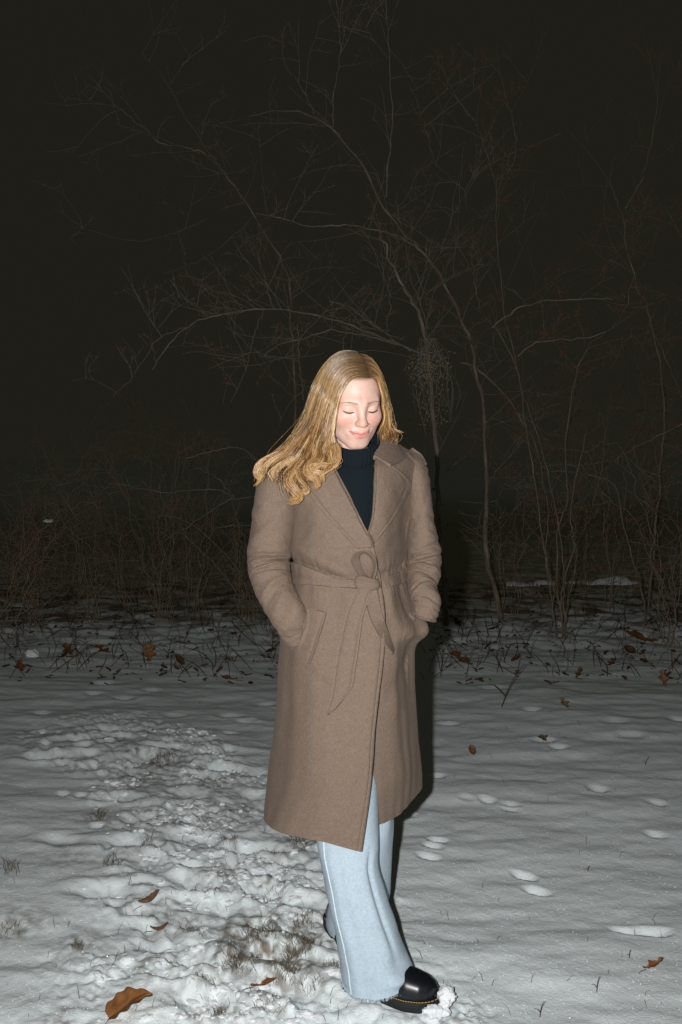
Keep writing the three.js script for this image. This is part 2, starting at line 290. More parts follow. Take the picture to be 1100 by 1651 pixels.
// --- coat: a sheet over control rows that run from the overlapping front edge round the back to the other front edge
// columns: edgeL f1 f2 left | backL back backR | right fr2 fr1 edgeR
const coatRows = [
  { f: [[540, 744, -.03], [536, 738, -.05], [533, 732, -.08], [532, 726, -.12]], zb: [-.19, -.215, -.20], r: [[613, 712, -.15], [610, 722, -.10], [606, 733, -.06], [604, 742, -.03]] },
  { f: [[542, 754, -.012], [522, 750, -.02], [500, 745, -.06], [486, 739, -.12]], zb: [-.205, -.235, -.235], r: [[653, 722, -.18], [640, 729, -.11], [620, 743, -.05], [603, 752, -.015]] },
  { f: [[545, 764, .005], [510, 768, .005], [470, 770, -.03], [446, 772, -.10]], zb: [-.22, -.25, -.26], r: [[680, 752, -.20], [664, 750, -.12], [634, 758, -.04], [603, 764, 0]] },
  { f: [[579, 830, .03], [535, 826, .03], [493, 823, -.005], [470, 822, -.10]], zb: [-.23, -.28, -.28], r: [[665, 820, -.20], [652, 825, -.10], [626, 829, -.01], [600, 829, .02]] },
  { f: [[602, 882, .038], [548, 884, .032], [500, 881, -.005], [472, 878, -.10]], zb: [-.22, -.27, -.28], r: [[661, 875, -.20], [647, 880, -.10], [620, 882, -.01], [587, 882, .018]] },
  { f: [[612, 932, .006], [560, 936, .012], [505, 932, -.02], [475, 926, -.11]], zb: [-.21, -.25, -.26], r: [[656, 924, -.20], [643, 930, -.11], [625, 933, -.04], [590, 934, -.012]] },
  { f: [[619, 985, .02], [565, 990, .03], [502, 985, -.01], [462, 978, -.12]], zb: [-.25, -.30, -.30], r: [[668, 972, -.21], [656, 982, -.11], [637, 988, -.03], [592, 988, .0]] },
  { f: [[619, 1020, .028], [562, 1025, .038], [498, 1020, -.005], [455, 1012, -.125]], zb: [-.265, -.32, -.32], r: [[689, 1012, -.16], [672, 1020, -.085], [640, 1024, -.025], [592, 1024, .005]] },
  { f: [[618, 1055, .035], [560, 1060, .05], [495, 1055, .0], [452, 1046, -.13]], zb: [-.28, -.34, -.34], r: [[666, 1046, -.22], [656, 1053, -.12], [638, 1058, -.03], [592, 1060, .01]] },
  { f: [[604, 1181, .045], [550, 1186, .055], [487, 1181, .0], [444, 1168, -.15]], zb: [-.32, -.40, -.40], r: [[670, 1155, -.25], [660, 1170, -.15], [637, 1180, -.07], [590, 1182, -.015]] },
  { f: [[598, 1256, .045], [545, 1263, .06], [477, 1258, -.01], [435, 1240, -.17]], zb: [-.36, -.46, -.44], r: [[674, 1213, -.28], [664, 1235, -.18], [640, 1250, -.10], [598, 1256, -.045]] },
  { f: [[583, 1371, .045], [514, 1356, .045], [446, 1339, -.04], [425, 1311, -.18]], zb: [-.41, -.52, -.48], r: [[679, 1265, -.32], [660, 1294, -.21], [637, 1316, -.15], [609, 1331, -.10]] },
];
const coatGrid = coatRows.map(({ f, zb, r }) => {
  const F = f.map((q) => P(...q)), R = r.map((q) => P(...q)), L = F[3], Rt = R[0];
  const B = zb.map((z, k) => V(lerp(L.x, Rt.x, [0.12, 0.5, 0.88][k]), lerp(L.y, Rt.y, [0.2, 0.5, 0.8][k]) + (k === 1 ? 0.01 : 0), z));
  return [...F, ...B, ...R];
});
coatGrid[0].forEach((p, k) => { if (k > 3 && k < 7) p.y += 0.03; });
const NC = 11, NR = coatRows.length;
function coatS(u, v) { // u in 0..10, v in 0..9
  const col = []; for (let j = 0; j < NR; j++) col.push(crVec(coatGrid[j], u));
  return crVec(col, v);
}
const CU = 230, CV = 300;
const coatPts = [], coatNor = [];
{
  // uneven sampling: rows spaced by arc length
  const vv = []; const lens = [0]; for (let k = 1; k <= (NR - 1) * 10; k++) lens.push(lens[k - 1] + coatS(2, k / 10).distanceTo(coatS(2, (k - 1) / 10)));
  for (let j = 0; j < CV; j++) { const L = lens[(NR - 1) * 10] * j / (CV - 1); let k = 1; while (k < (NR - 1) * 10 && lens[k] < L) k++; vv.push((k - 1 + (L - lens[k - 1]) / (lens[k] - lens[k - 1] || 1)) / 10); }
  const uu = []; for (let i = 0; i < CU; i++) { const s = i / (CU - 1); uu.push(s < .14 ? s / .14 * .8 : .8 + (s - .14) / .86 * 9.2); };
  for (let j = 0; j < CV; j++) { coatPts.push([]); for (let i = 0; i < CU; i++) coatPts[j].push(coatS(uu[i], vv[j])); }
  const nor = () => coatPts.map((row, j) => row.map((p, i) => {
    const a = row[Math.min(CU - 1, i + 1)], b = row[Math.max(0, i - 1)], c = coatPts[Math.min(CV - 1, j + 1)][i], d = coatPts[Math.max(0, j - 1)][i];
    return V().crossVectors(c.clone().sub(d), a.clone().sub(b)).normalize();
  }));
  let n = nor(); const s0 = n[150][40].z > 0 ? 1 : -1; n.forEach((r) => r.forEach((q) => q.multiplyScalar(s0)));
  const moved = coatPts.map((row, j) => row.map((p, i) => {
    const v = vv[j] - 1, u = uu[i], [x, y] = proj(p);
    let d = 0;
    const below = sstep(4.1, 5.2, v), above = 1 - sstep(3.2, 3.9, v);
    const gather = Math.exp(-((v - 4) ** 2) * 3.2);
    d += gather * 0.006 * noise(u * 3.6, v * 0.6, 2) + gather * 0.003 * noise(u * 9, v * 1.2, 8);               // gathers at the belt
    d += below * 0.010 * noise(u * 1.15, v * 0.22, 4) * (0.5 + 0.1 * v) + below * 0.004 * noise(u * 2.6, v * 0.35, 5);   // long soft drape folds
    d += above * (0.006 * noise(x * 0.02, y * 0.02, 6) + 0.003 * noise(x * .05 + y * .03, y * .02 - x * .03, 7));
    d += 0.0025 * noise(p.x * 16, p.y * 12, p.z * 16);
    d -= 0.007 * Math.exp(-((v - 4) ** 2) * 22);                                                                // cinched
    // diagonal pulls from the pocket and towards the knot
    const ln = (x0, y0, x1, y1, w, a) => { const dx = x1 - x0, dy = y1 - y0, t = ((x - x0) * dx + (y - y0) * dy) / (dx * dx + dy * dy); if (t < -.2 || t > 1.2 || p.z < -.14) return 0; const e = ((x - x0) * dy - (y - y0) * dx) / Math.hypot(dx, dy); return a * Math.exp(-e * e / (w * w)) * sstep(-.2, .15, t) * sstep(1.2, .7, t); };
    d += ln(478, 905, 566, 940, 6, -.006) + ln(475, 880, 560, 925, 7, .004) + ln(660, 905, 612, 930, 6, -.005) + ln(500, 1080, 530, 1105, 7, -.003) + ln(545, 950, 535, 1080, 12, -.005) + ln(520, 950, 515, 1000, 10, .004) + ln(640, 950, 655, 1010, 8, -.006) + ln(628, 945, 635, 1000, 7, .005) + ln(662, 1060, 625, 1130, 12, -.006) + ln(500, 820, 480, 880, 9, -.004) + ln(650, 800, 655, 870, 9, -.004);
    d -= .0028 * Math.exp(-(((u - .16) / .035) ** 2)) * sstep(1.6, 2.2, v);    // topstitching along the front edge
    const edge = sstep(0, .06, u);
    return p.clone().addScaledVector(n[j][i], d * edge + (u < 3 && v > 3 ? 0.004 * (1 - sstep(1, 3, u)) : 0));
  }));
  moved.forEach((r, j) => coatPts[j] = r);
  n = nor(); n.forEach((r) => r.forEach((q) => q.multiplyScalar(s0))); n.forEach((r) => coatNor.push(r));
  coatPts.vv = vv; coatPts.uu = uu;
}
// z of the clothing seen from the front, for trim that lies on it
const ZB = { x0: 380, y0: 690, w: 350, h: 720, z: null };
ZB.z = new Float32Array(ZB.w * ZB.h).fill(-9);
function rasterize(rows, closeU) {
  const put = (a, b, c) => {
    const A = proj(a), B = proj(b), D = proj(c), ar = (B[0] - A[0]) * (D[1] - A[1]) - (B[1] - A[1]) * (D[0] - A[0]); if (Math.abs(ar) < 1e-6) return;
    const x0 = Math.max(ZB.x0, Math.floor(Math.min(A[0], B[0], D[0]))), x1 = Math.min(ZB.x0 + ZB.w - 1, Math.ceil(Math.max(A[0], B[0], D[0]))), y0 = Math.max(ZB.y0, Math.floor(Math.min(A[1], B[1], D[1]))), y1 = Math.min(ZB.y0 + ZB.h - 1, Math.ceil(Math.max(A[1], B[1], D[1])));
    for (let y = y0; y <= y1; y++) for (let x = x0; x <= x1; x++) {
      const w1 = ((x - A[0]) * (D[1] - A[1]) - (y - A[1]) * (D[0] - A[0])) / ar, w2 = ((B[0] - A[0]) * (y - A[1]) - (B[1] - A[1]) * (x - A[0])) / ar;
      if (w1 < -.02 || w2 < -.02 || w1 + w2 > 1.02) continue;
      const k = (y - ZB.y0) * ZB.w + x - ZB.x0; ZB.z[k] = Math.max(ZB.z[k], a.z + w1 * (b.z - a.z) + w2 * (c.z - a.z));
    }
  };
  const nv = rows.length, nu = rows[0].length;
  for (let j = 0; j < nv - 1; j++) for (let i = 0; i < (closeU ? nu : nu - 1); i++) { const i2 = (i + 1) % nu; put(rows[j][i], rows[j][i2], rows[j + 1][i]); put(rows[j][i2], rows[j + 1][i2], rows[j + 1][i]); }
}
rasterize(coatPts, false);
function fillZ() { // spread to the holes outside the cloth
  for (let it = 0; it < 26; it++) { const o = ZB.z.slice(); for (let y = 1; y < ZB.h - 1; y++) for (let x = 1; x < ZB.w - 1; x++) { const k = y * ZB.w + x; if (o[k] > -5) continue; let s = 0, n = 0; for (const q of [k - 1, k + 1, k - ZB.w, k + ZB.w]) if (o[q] > -5) { s += o[q]; n++; } if (n) ZB.z[k] = s / n; } }
}
const zAt = (px, py, rad = 2) => { let s = 0, n = 0; for (let dy = -rad; dy <= rad; dy++) for (let dx = -rad; dx <= rad; dx++) { const x = clamp(Math.round(px) + dx - ZB.x0, 0, ZB.w - 1), y = clamp(Math.round(py) + dy - ZB.y0, 0, ZB.h - 1), z = ZB.z[y * ZB.w + x]; if (z > -5) { s += z; n++; } } return n ? s / n : -0.05; };

// a closed sheet of cloth from a grid of points and normals
function sheet(pts, nor, th, uvs = 1) {
  const mb = new MB(), nv = pts.length, nu = pts[0].length, mid = pts[nv >> 1], cum = [0]; for (let i = 1; i < nu; i++) cum.push(cum[i - 1] + mid[i].distanceTo(mid[i - 1]));
  const put = (off) => mb.grid(nu, nv, (i, j) => ({ p: pts[j][i].clone().addScaledVector(nor[j][i], off), u: cum[i] * uvs, v: pts[j][i].y * uvs }));
  const a = put(th / 2), b = put(-th / 2);
  const ring = []; for (let i = 0; i < nu; i++) ring.push(i); for (let j = 1; j < nv; j++) ring.push(j * nu + nu - 1); for (let i = nu - 2; i >= 0; i--) ring.push((nv - 1) * nu + i); for (let j = nv - 2; j > 0; j--) ring.push(j * nu);
  // a rounded rim of its own
  const c0 = mb.p.length / 3;
  for (const k of ring) { const j = Math.floor(k / nu), i = k % nu; for (const o of [th / 2, -th / 2]) mb.vert(pts[j][i].clone().addScaledVector(nor[j][i], o), null, pts[j][i].x, pts[j][i].y); }
  for (let k = 0; k < ring.length; k++) { const p = c0 + 2 * k, q = c0 + 2 * ((k + 1) % ring.length); mb.i.push(p, p + 1, q, q, p + 1, q + 1); }
  return mb.geo();
}
const coat = pp('coat', sheet(coatPts, coatNor, 0.005), M.wool);

// --- sleeves
function sleeve(keys, folds, nU = 72, nV = 150, seedK = 1) {
  const ctr = keys.map((k) => P(k[0], k[1], k[2])), w = keys.map((k) => k[3] * (CAM.z - k[2]) / FPX), d = keys.map((k) => k[4]), rows = [];
  for (let j = 0; j < nV; j++) {
    const s = j / (nV - 1) * (keys.length - 1), c = crVec(ctr, s), T = crVec(ctr, Math.min(keys.length - 1, s + .05)).sub(crVec(ctr, Math.max(0, s - .05))).normalize();
    const N1 = V(0, 0, 1).cross(T).normalize(), N2 = V().crossVectors(T, N1).normalize(); if (N2.z < 0) N2.negate();
    const a = crArr(w, s), b = crArr(d, s), row = [];
    for (let i = 0; i < nU; i++) {
      const t = i / nU * Math.PI * 2; let off = 0.0025 * noise(Math.cos(t) * 1.6 + seedK * 9, s * 3.2, Math.sin(t) * 1.6) + 0.0015 * noise(Math.cos(t) * 3 + seedK * 9, s * 7, Math.sin(t) * 3);
      for (const [fs, ft, slope, wd, ext, amp] of folds) { let dt = t - ft; dt = Math.atan2(Math.sin(dt), Math.cos(dt)); const e = (s - fs - slope * dt + .06 * noise(t * 2, fs * 5, seedK)) / wd; off += amp * Math.exp(-e * e) * Math.exp(-((dt / ext) ** 2)); }
      row.push(c.clone().addScaledVector(N1, Math.cos(t) * (a + off)).addScaledVector(N2, Math.sin(t) * (b + off)));
    }
    rows.push(row);
  }
  return rows;
}
function tubeGeo(rows, closeEnds = true) {
  const mb = new MB(), nu = rows[0].length, nv = rows.length; let L = 0;
  const ln = rows.map((r, j) => { if (j) L += r[0].distanceTo(rows[j - 1][0]); return L; });
  mb.grid(nu + 1, nv, (i, j) => ({ p: rows[j][i % nu].clone(), u: i / nu * 0.4, v: ln[j] }));
  if (closeEnds) for (const j of [0, nv - 1]) { const c = V(); rows[j].forEach((p) => c.add(p)); c.multiplyScalar(1 / nu); const k = mb.vert(c); for (let i = 0; i < nu; i++) { const a = j * (nu + 1) + i; if (j) mb.i.push(a, a + 1, k); else mb.i.push(a + 1, a, k); } }
  const g = mb.geo(), n = g.attributes.normal; // weld the seam's normals
  for (let j = 0; j < nv; j++) { const a = j * (nu + 1), b = a + nu, x = n.getX(a) + n.getX(b), y = n.getY(a) + n.getY(b), z = n.getZ(a) + n.getZ(b), l = Math.hypot(x, y, z) || 1; n.setXYZ(a, x / l, y / l, z / l); n.setXYZ(b, x / l, y / l, z / l); }
  return g;
}
const PI = Math.PI;
// keys: px, py, z, half width in px, half depth in m. In the ring t=0 points right or left of the arm, t=PI/2 to the camera
const sleeveL = sleeve([[478, 752, -.10, 16, .05], [457, 766, -.09, 34, .066], [446, 800, -.085, 35, .072], [440, 850, -.085, 34.5, .07], [434, 893, -.085, 35, .068], [435, 922, -.075, 33.5, .064], [445, 955, -.05, 31, .058], [462, 986, -.02, 29.5, .047], [475, 1011, -.03, 28, .037], [487, 1029, -.042, 26, .030], [499, 1043, -.078, 21, .022]],
  [[4.0, 1.6, .12, .10, 1.0, -.008], [4.25, 1.2, .2, .11, 1.1, .008], [4.55, 1.0, .25, .09, .9, -.009], [4.85, 1.4, .15, .11, 1.2, .007], [5.15, 1.5, -.1, .10, 1.0, -.006], [5.9, 1.3, .3, .14, .9, .006], [6.3, 1.4, .3, .12, .9, -.006], [6.75, 1.5, .35, .12, .9, .006], [7.1, 1.3, .3, .12, .8, -.006], [2.6, 1.7, .5, .25, .7, -.005], [3.1, 1.9, .6, .22, .7, .005], [1.6, 1.2, .5, .2, .6, -.004]], 72, 170, 1);
const sleeveR = sleeve([[640, 738, -.19, 8, .04], [662, 753, -.19, 23, .06], [674, 790, -.18, 21, .066], [679, 840, -.17, 21, .064], [683, 878, -.165, 26, .062], [684, 915, -.155, 27.5, .06], [681, 950, -.13, 23, .055], [687, 968, -.105, 24, .05], [686, 984, -.095, 22, .044], [682, 997, -.09, 20.5, .038]],
  [[4.2, 1.6, .2, .10, 1.2, -.008], [4.5, 1.4, .2, .11, 1.2, .008], [4.75, 1.7, .2, .09, 1.1, -.009], [5.1, 1.5, -.15, .10, 1.1, .008], [5.45, 1.6, -.2, .09, 1.1, -.009], [5.8, 1.4, -.2, .11, 1.0, .006], [6.15, 1.5, .2, .10, 1.1, -.008], [6.6, 1.4, .2, .14, 1, .006], [7.2, 1.5, -.3, .1, 1, -.006], [2.6, 1.6, .5, .2, .7, -.004]], 72, 170, 2);
rasterize(sleeveL, true); rasterize(sleeveR, true); fillZ();
const cuffed = (rows) => { // the hem turns in and the lining runs back up the arm
  const n = rows.length, last = rows[n - 1], c = V(), c0 = V(); last.forEach((p) => c.add(p)); c.multiplyScalar(1 / last.length); rows[n - 12].forEach((p) => c0.add(p)); c0.multiplyScalar(1 / last.length);
  const back = c0.clone().sub(c), ring = (k, m) => last.map((p) => c.clone().lerp(p, k).addScaledVector(back, m));
  return [...rows, ring(.985, -.03), ring(.93, -.03), ring(.86, .1), ring(.78, .8)];
};
pp('sleeve', tubeGeo(sleeveL), M.wool); pp('sleeve', tubeGeo(cuffed(sleeveR)), M.wool);

// --- trim that lies on the coat: ruled between two outlines
function patch(A, B, nu, nv, off, th, opt = {}) {
  const a = A.map((q) => V(q[0], q[1], 0)), b = B.map((q) => V(q[0], q[1], 0)), pts = [];
  for (let j = 0; j < nv; j++) {
    const s = j / (nv - 1), pa = opt.straight ? null : crVec(a, s * (a.length - 1)), pb = crVec(b, s * (b.length - 1)), row = [];
    for (let i = 0; i < nu; i++) { const t = i / (nu - 1), x = lerp(pa.x, pb.x, t), y = lerp(pa.y, pb.y, t), o = typeof off === 'function' ? off(t, s) : off; row.push(P(x, y, zAt(x, y, opt.rad ?? 3) + o)); }
    pts.push(row);
  }
  for (let it = 0; it < (opt.smooth ?? 2); it++) { const o = pts.map((r) => r.map((p) => p.z)); for (let j = 1; j < nv - 1; j++) for (let i = 1; i < nu - 1; i++) pts[j][i].z = 0.2 * (o[j][i] + o[j - 1][i] + o[j + 1][i] + o[j][i - 1] + o[j][i + 1]); }
  const nor = pts.map((row, j) => row.map((p, i) => { const q = V().crossVectors(row[Math.min(nu - 1, i + 1)].clone().sub(row[Math.max(0, i - 1)]), pts[Math.max(0, j - 1)][i].clone().sub(pts[Math.min(nv - 1, j + 1)][i])).normalize(); return q.z < 0 ? q.negate() : q; }));
  return sheet(pts, nor, th);
}
const LAP = (t, s) => 0.008 + 0.004 * sstep(.6, 1, t) * (1 - s) + 0.004 * (1 - sstep(0, .14, t)) - .0045 * Math.exp(-(((t - .86) / .035) ** 2)) - .002 * sstep(.96, 1, t);
// lapels
pp('lapel', patch([[540, 745], [550, 775], [561, 799], [574, 823], [590, 850], [603, 882]], [[486, 752], [484, 776], [498, 797], [520, 824], [545, 851], [577, 884]], 64, 80, LAP, .006), M.wool);
pp('lapel', patch([[604, 742], [602, 772], [600, 805], [597, 833], [592, 852], [598, 874]], [[630, 750], [662, 777], [652, 806], [635, 835], [618, 857], [602, 876]], 64, 80, LAP, .006), M.wool);
// collar folded over round the neck
{
  const rows = [
    [[541, 744, -.02], [533, 732, -.09], [545, 716, -.17], [575, 712, -.20], [606, 712, -.18], [614, 718, -.12], [604, 741, -.015]],
    [[540, 740, -.015], [528, 716, -.09], [540, 698, -.18], [575, 692, -.215], [606, 694, -.19], [613, 703, -.12], [605, 736, -.02]],
    [[530, 744, .0], [510, 728, -.08], [535, 712, -.22], [575, 706, -.255], [615, 703, -.23], [632, 709, -.14], [617, 743, -.008]],
    [[503, 757, .008], [480, 748, -.07], [525, 738, -.245], [575, 732, -.28], [630, 724, -.26], [655, 737, -.12], [630, 751, .004]],
  ].map((r) => r.map((q) => P(...q)));
  const nu = 70, nv = 26, pts = []; for (let j = 0; j < nv; j++) { const v = j / (nv - 1) * 3, row = []; for (let i = 0; i < nu; i++) { const u = i / (nu - 1) * 6; row.push(crVec(rows.map((r) => crVec(r, u)), v)); } pts.push(row); }
  const nor = pts.map((row, j) => row.map((p, i) => V().crossVectors(row[Math.min(nu - 1, i + 1)].clone().sub(row[Math.max(0, i - 1)]), pts[Math.max(0, j - 1)][i].clone().sub(pts[Math.min(nv - 1, j + 1)][i])).normalize()));
  pp('collar', sheet(pts, nor, .006), M.wool);
}
pp('epaulette', patch([[656, 731], [668, 744], [677, 757]], [[665, 722], [679, 733], [688, 749]], 10, 20, .006, .005), M.wool);
pp('pocket_welt', patch([[497, 979], [487, 1022], [476, 1063]], [[527, 988], [514, 1030], [500, 1071]], 30, 60, (t, s) => 0.007 + .003 * (1 - t) - .003 * Math.exp(-(((t - .85) / .05) ** 2)), .006, { smooth: 3, rad: 4 }), M.wool);
pp('pocket_welt', patch([[664, 966], [657, 1000], [648, 1034]], [[674, 970], [668, 1006], [658, 1040]], 10, 34, .004, .005, { smooth: 6, rad: 4 }), M.wool);
// belt round the waist, following the coat
const belt = (() => {
  const top = [[470, 903], [479, 906], [520, 921], [574, 934], [592, 934], [611, 933], [635, 924], [656, 911]], bot = [[470, 938], [479, 943], [520, 945], [574, 950], [592, 950], [611, 949], [635, 945], [656, 938]];
  const pts = [], nor = [], n1 = 12; for (let k = 0; k < n1; k++) { pts.push([]); nor.push([]); }
  for (let i = 2; i < CU - 24; i++) {
    for (let k = 0; k < n1; k++) {
      let best = null, bd = 1e9;
      for (let j = 60; j < 180; j++) { const p = coatPts[j][i], [x, y] = proj(p), f = k / (n1 - 1), want = lerp(pl(top, x), pl(bot, x), f); const dd = Math.abs(y - want); if (dd < bd) { bd = dd; best = j; } }
      const p = coatPts[best][i], bulge = 0.007 + 0.003 * Math.sin(k / (n1 - 1) * PI);
      pts[k].push(p.clone().addScaledVector(coatNor[best][i], bulge)); nor[k].push(coatNor[best][i]);
    }
  }
  for (let it = 0; it < 4; it++) for (let k = 0; k < n1; k++) { const o = pts[k].map((p) => p.clone()); for (let i = 1; i < o.length - 1; i++) pts[k][i].copy(o[i]).multiplyScalar(.5).addScaledVector(o[i - 1], .25).addScaledVector(o[i + 1], .25); }
  return pp('belt', sheet(pts, nor, .007), M.wool);
})();
{ // knot, loop and two hanging ends
  const ribbon = (c, half, th, nu = 8, n = 50) => { // c: centres, half: half width vectors
    const pts = []; for (let j = 0; j < n; j++) { const s = j / (n - 1) * (c.length - 1), p = crVec(c, s), h = crVec(half, s), row = []; for (let i = 0; i < nu; i++) row.push(p.clone().addScaledVector(h, i / (nu - 1) * 2 - 1)); pts.push(row); }
    const nor = pts.map((row, j) => row.map((p, i) => V().crossVectors(row[Math.min(nu - 1, i + 1)].clone().sub(row[Math.max(0, i - 1)]), pts[Math.max(0, j - 1)][i].clone().sub(pts[Math.min(n - 1, j + 1)][i])).normalize()));
    return sheet(pts, nor, th);
  };
  const zk = zAt(592, 940) + .020;
  const q = (x, y, o) => P(x, y, zAt(x, y, 4) + o);
  // wrap of the knot
  const kc = P(592, 941, zk + .004), mb = new MB();
  mb.grid(41, 25, (i, j) => { const a = i / 40 * PI * 2, b = -PI / 2 + PI * j / 24, cb = Math.sign(Math.cos(b)) * Math.abs(Math.cos(b)) ** .6, ca = Math.sign(Math.cos(a)) * Math.abs(Math.cos(a)) ** .7, sb = Math.sign(b) * Math.abs(Math.sin(b)) ** .75, x = .033 * cb * ca, y = .0195 * sb * (1 - .16 * ca), z = .015 * cb * Math.sin(a), cr2 = (.0022 * Math.sin(y * 420 + x * 55) + .0016 * noise(x * 60, y * 90, 4)) * cb; return { p: V(kc.x + x, kc.y + y - x * .08, kc.z + z + cr2), u: i * .01, v: j * .01 }; }, false, true);
  const knot = mb.geo(); pp('belt_knot', knot, M.wool);
  // loop standing up from the knot
  const lc = [[599, 936, .018], [605, 917, .026], [602, 901, .030], [590, 890, .034], [577, 892, .036], [573, 903, .032], [579, 920, .026], [588, 934, .018]].map((k) => q(k[0], k[1], k[2]));
  const lh = [[.004, .001, .010], [.003, .001, .008], [.003, .003, .008], [-.002, .005, .009], [-.008, .002, .008], [-.009, -.004, .006], [-.007, -.002, .006], [-.006, .0, .007]].map((k) => V(...k));
  pp('belt_loop', ribbon(lc, lh, .005, 8, 70), M.wool);
  pp('belt_end', patch([[577, 948], [566, 972], [557, 995], [549, 1030], [541, 1070], [534, 1120], [526, 1153]], [[598, 950], [592, 972], [585, 995], [580, 1030], [574, 1070], [566, 1110], [540, 1142]], 40, 90, (t, s) => .016 + .010 * (1 - s) + .003 * Math.sin(t * PI) - .003 * Math.exp(-(((t - .12) / .05) ** 2)) - .003 * Math.exp(-(((t - .88) / .05) ** 2)), .008, { rad: 4, smooth: 2 }), M.wool);
  const tc = [[597, 950, .016], [601, 972, .018], [609, 1000, .02], [621, 1027, .02], [634, 1051, .018]].map((k) => q(...k)), th = [[.016, .002, .0], [.017, .0, -.004], [.015, .002, -.008], [.010, .003, -.014], [.003, .003, -.018]].map((k) => V(...k));
  pp('belt_end', ribbon(tc, th, .006, 8, 50), M.wool);
}
// topstitched edges: fine ridges along the front opening
// --- sweater with a rolled collar
{
  const ring = (py, l, r, z, d, sq = 0.9) => { const a = P(l, py, z), b = P(r, py, z), o = []; for (let i = 0; i < 120; i++) { const t = i / 120 * PI * 2; o.push(V((a.x + b.x) / 2 + (b.x - a.x) / 2 * Math.cos(t), (a.y + b.y) / 2 + 0, z + d * Math.sin(t))); } return o; };
  const tubeRows = (ks, n, ribs) => { const rows = []; for (let j = 0; j < n; j++) { const s = j / (n - 1) * (ks.length - 1), g = [0, 1, 2, 3, 4, 5].map((k) => crArr(ks.map((q) => q[k] ?? 0), s)); rows.push(ring(g[0], g[1], g[2], g[3], g[4]).map((p, i, all) => { const t = i / 120 * PI * 2, rb = ribs ? 0.0016 * Math.sin(t * 34) : 0; return V(p.x + Math.cos(t) * rb, p.y + g[5] * Math.sin(t) * -1, p.z + Math.sin(t) * rb); })); } return rows; };
  // py, left, right, z, half depth, drop of the front edge
  const top = tubeRows([[716, 545, 601, -.075, .050, .022], [707, 538, 608, -.075, .058, .030], [711, 535, 612, -.078, .065, .032], [730, 535, 612, -.082, .070, .024], [742, 537, 609, -.085, .070, .018], [747, 541, 606, -.085, .064, .018]], 40, true);
  pp('sweater_collar', tubeGeo(top, false), M.knit);
  const bodyRows = tubeRows([[736, 542, 606, -.085, .060, .012], [752, 525, 622, -.09, .072, .01], [775, 520, 628, -.10, .088, 0], [810, 520, 625, -.105, .108, 0], [850, 515, 622, -.11, .114, 0], [900, 515, 615, -.14, .09, 0], [950, 515, 615, -.14, .08, 0]], 60, false);
  pp('sweater', tubeGeo(bodyRows), M.knit);
}

// --- body: head with its own fine grid, torso and limbs under the clothes
const headQ = new THREE.Quaternion().setFromEuler(new THREE.Euler(0.35, 0.27, 0.045, 'ZYX'));
const headO = P(582.5, 661.5, .025).sub(V(0, -.004, .079).applyQuaternion(headQ));
const headQi = headQ.clone().invert();
const toHead = (p) => V(p.x, p.y, p.z).applyQuaternion(headQ).add(headO);
const browY = (ax) => .0150 + .0028 * Math.sin(clamp((ax - .010) / .046) ** 1.2 * PI) - .004 * sstep(.04, .056, ax);
function headF(x, y, z) {
  const ax = Math.abs(x);
  let d = sEll(x, y, z, 0, .032, -.018, .073, .082, .094);
  d = smin(d, sEll(x, y, z, 0, -.026, .022, .0635, .080, .058), .03);
  d = smin(d, sCap(ax, y, z, [.046, -.045, .0], [.013, -.094, .056], .026, .0185), .03);         // jaw
  d = smin(d, sEll(x, y, z, 0, -.0985, .064, .017, .012, .013), .02);                              // chin
  d = smin(d, sEll(ax, y, z, .035, -.030, .053, .027, .022, .022), .024);                         // cheeks
  d = smin(d, sCap(ax, y, z, [.010, .016, .078], [.040, .016, .064], .008, .007), .022);         // brow
  d = smax(d, -sEll(ax, y, z, .031, -.001, .094, .017, .010, .013), .016);                        // eye sockets
  d = smin(d, sEll(ax, y, z, .031, -.0035, .0650, .0160, .0125, .0148), .0035);                    // closed lids over the eyes
  d = smin(d, sCap(x, y, z, [0, .008, .0805], [0, -.030, .0985], .0072, .0095), .018);            // nose bridge
  d = smin(d, sEll(x, y, z, 0, -.0345, .1010, .0104, .0090, .0105), .009);                        // nose tip
  d = smin(d, sEll(ax, y, z, .0102, -.0372, .0915, .0064, .0058, .0085), .009);                   // nostril wings
  d = smax(d, -sEll(ax, y, z, .0056, -.0440, .0985, .0032, .0022, .004), .003);                   // nostrils
  d = smin(d, sEll(x, y, z, 0, -.068, .0705, .027, .019, .017), .018);                            // muzzle
  d = smin(d, sEll(ax, y, z, .0075, -.0632, .0850, .0150, .0034, .0048), .006);                   // upper lip
  d = smin(d, sEll(x, y, z, 0, -.0718, .0848, .0165, .0052, .0058), .005);                        // lower lip
  d = smax(d, -sCap(ax, y, z, [0, -.0676, .0935], [.026, -.0608, .0825], .0012, .0010), .002);    // mouth line
  d = smax(d, -sEll(ax, y, z, .0305, -.0590, .0800, .0034, .0050, .0045), .008);                   // corners
  d = smin(d, sEll(ax, y, z, .068, -.012, -.016, .006, .026, .016), .006);                        // ears
  d = smin(d, sCap(x, y, z, [0, -.05, -.03], [0, -.17, -.065], .050, .054), .03);                 // neck
  return d;
}
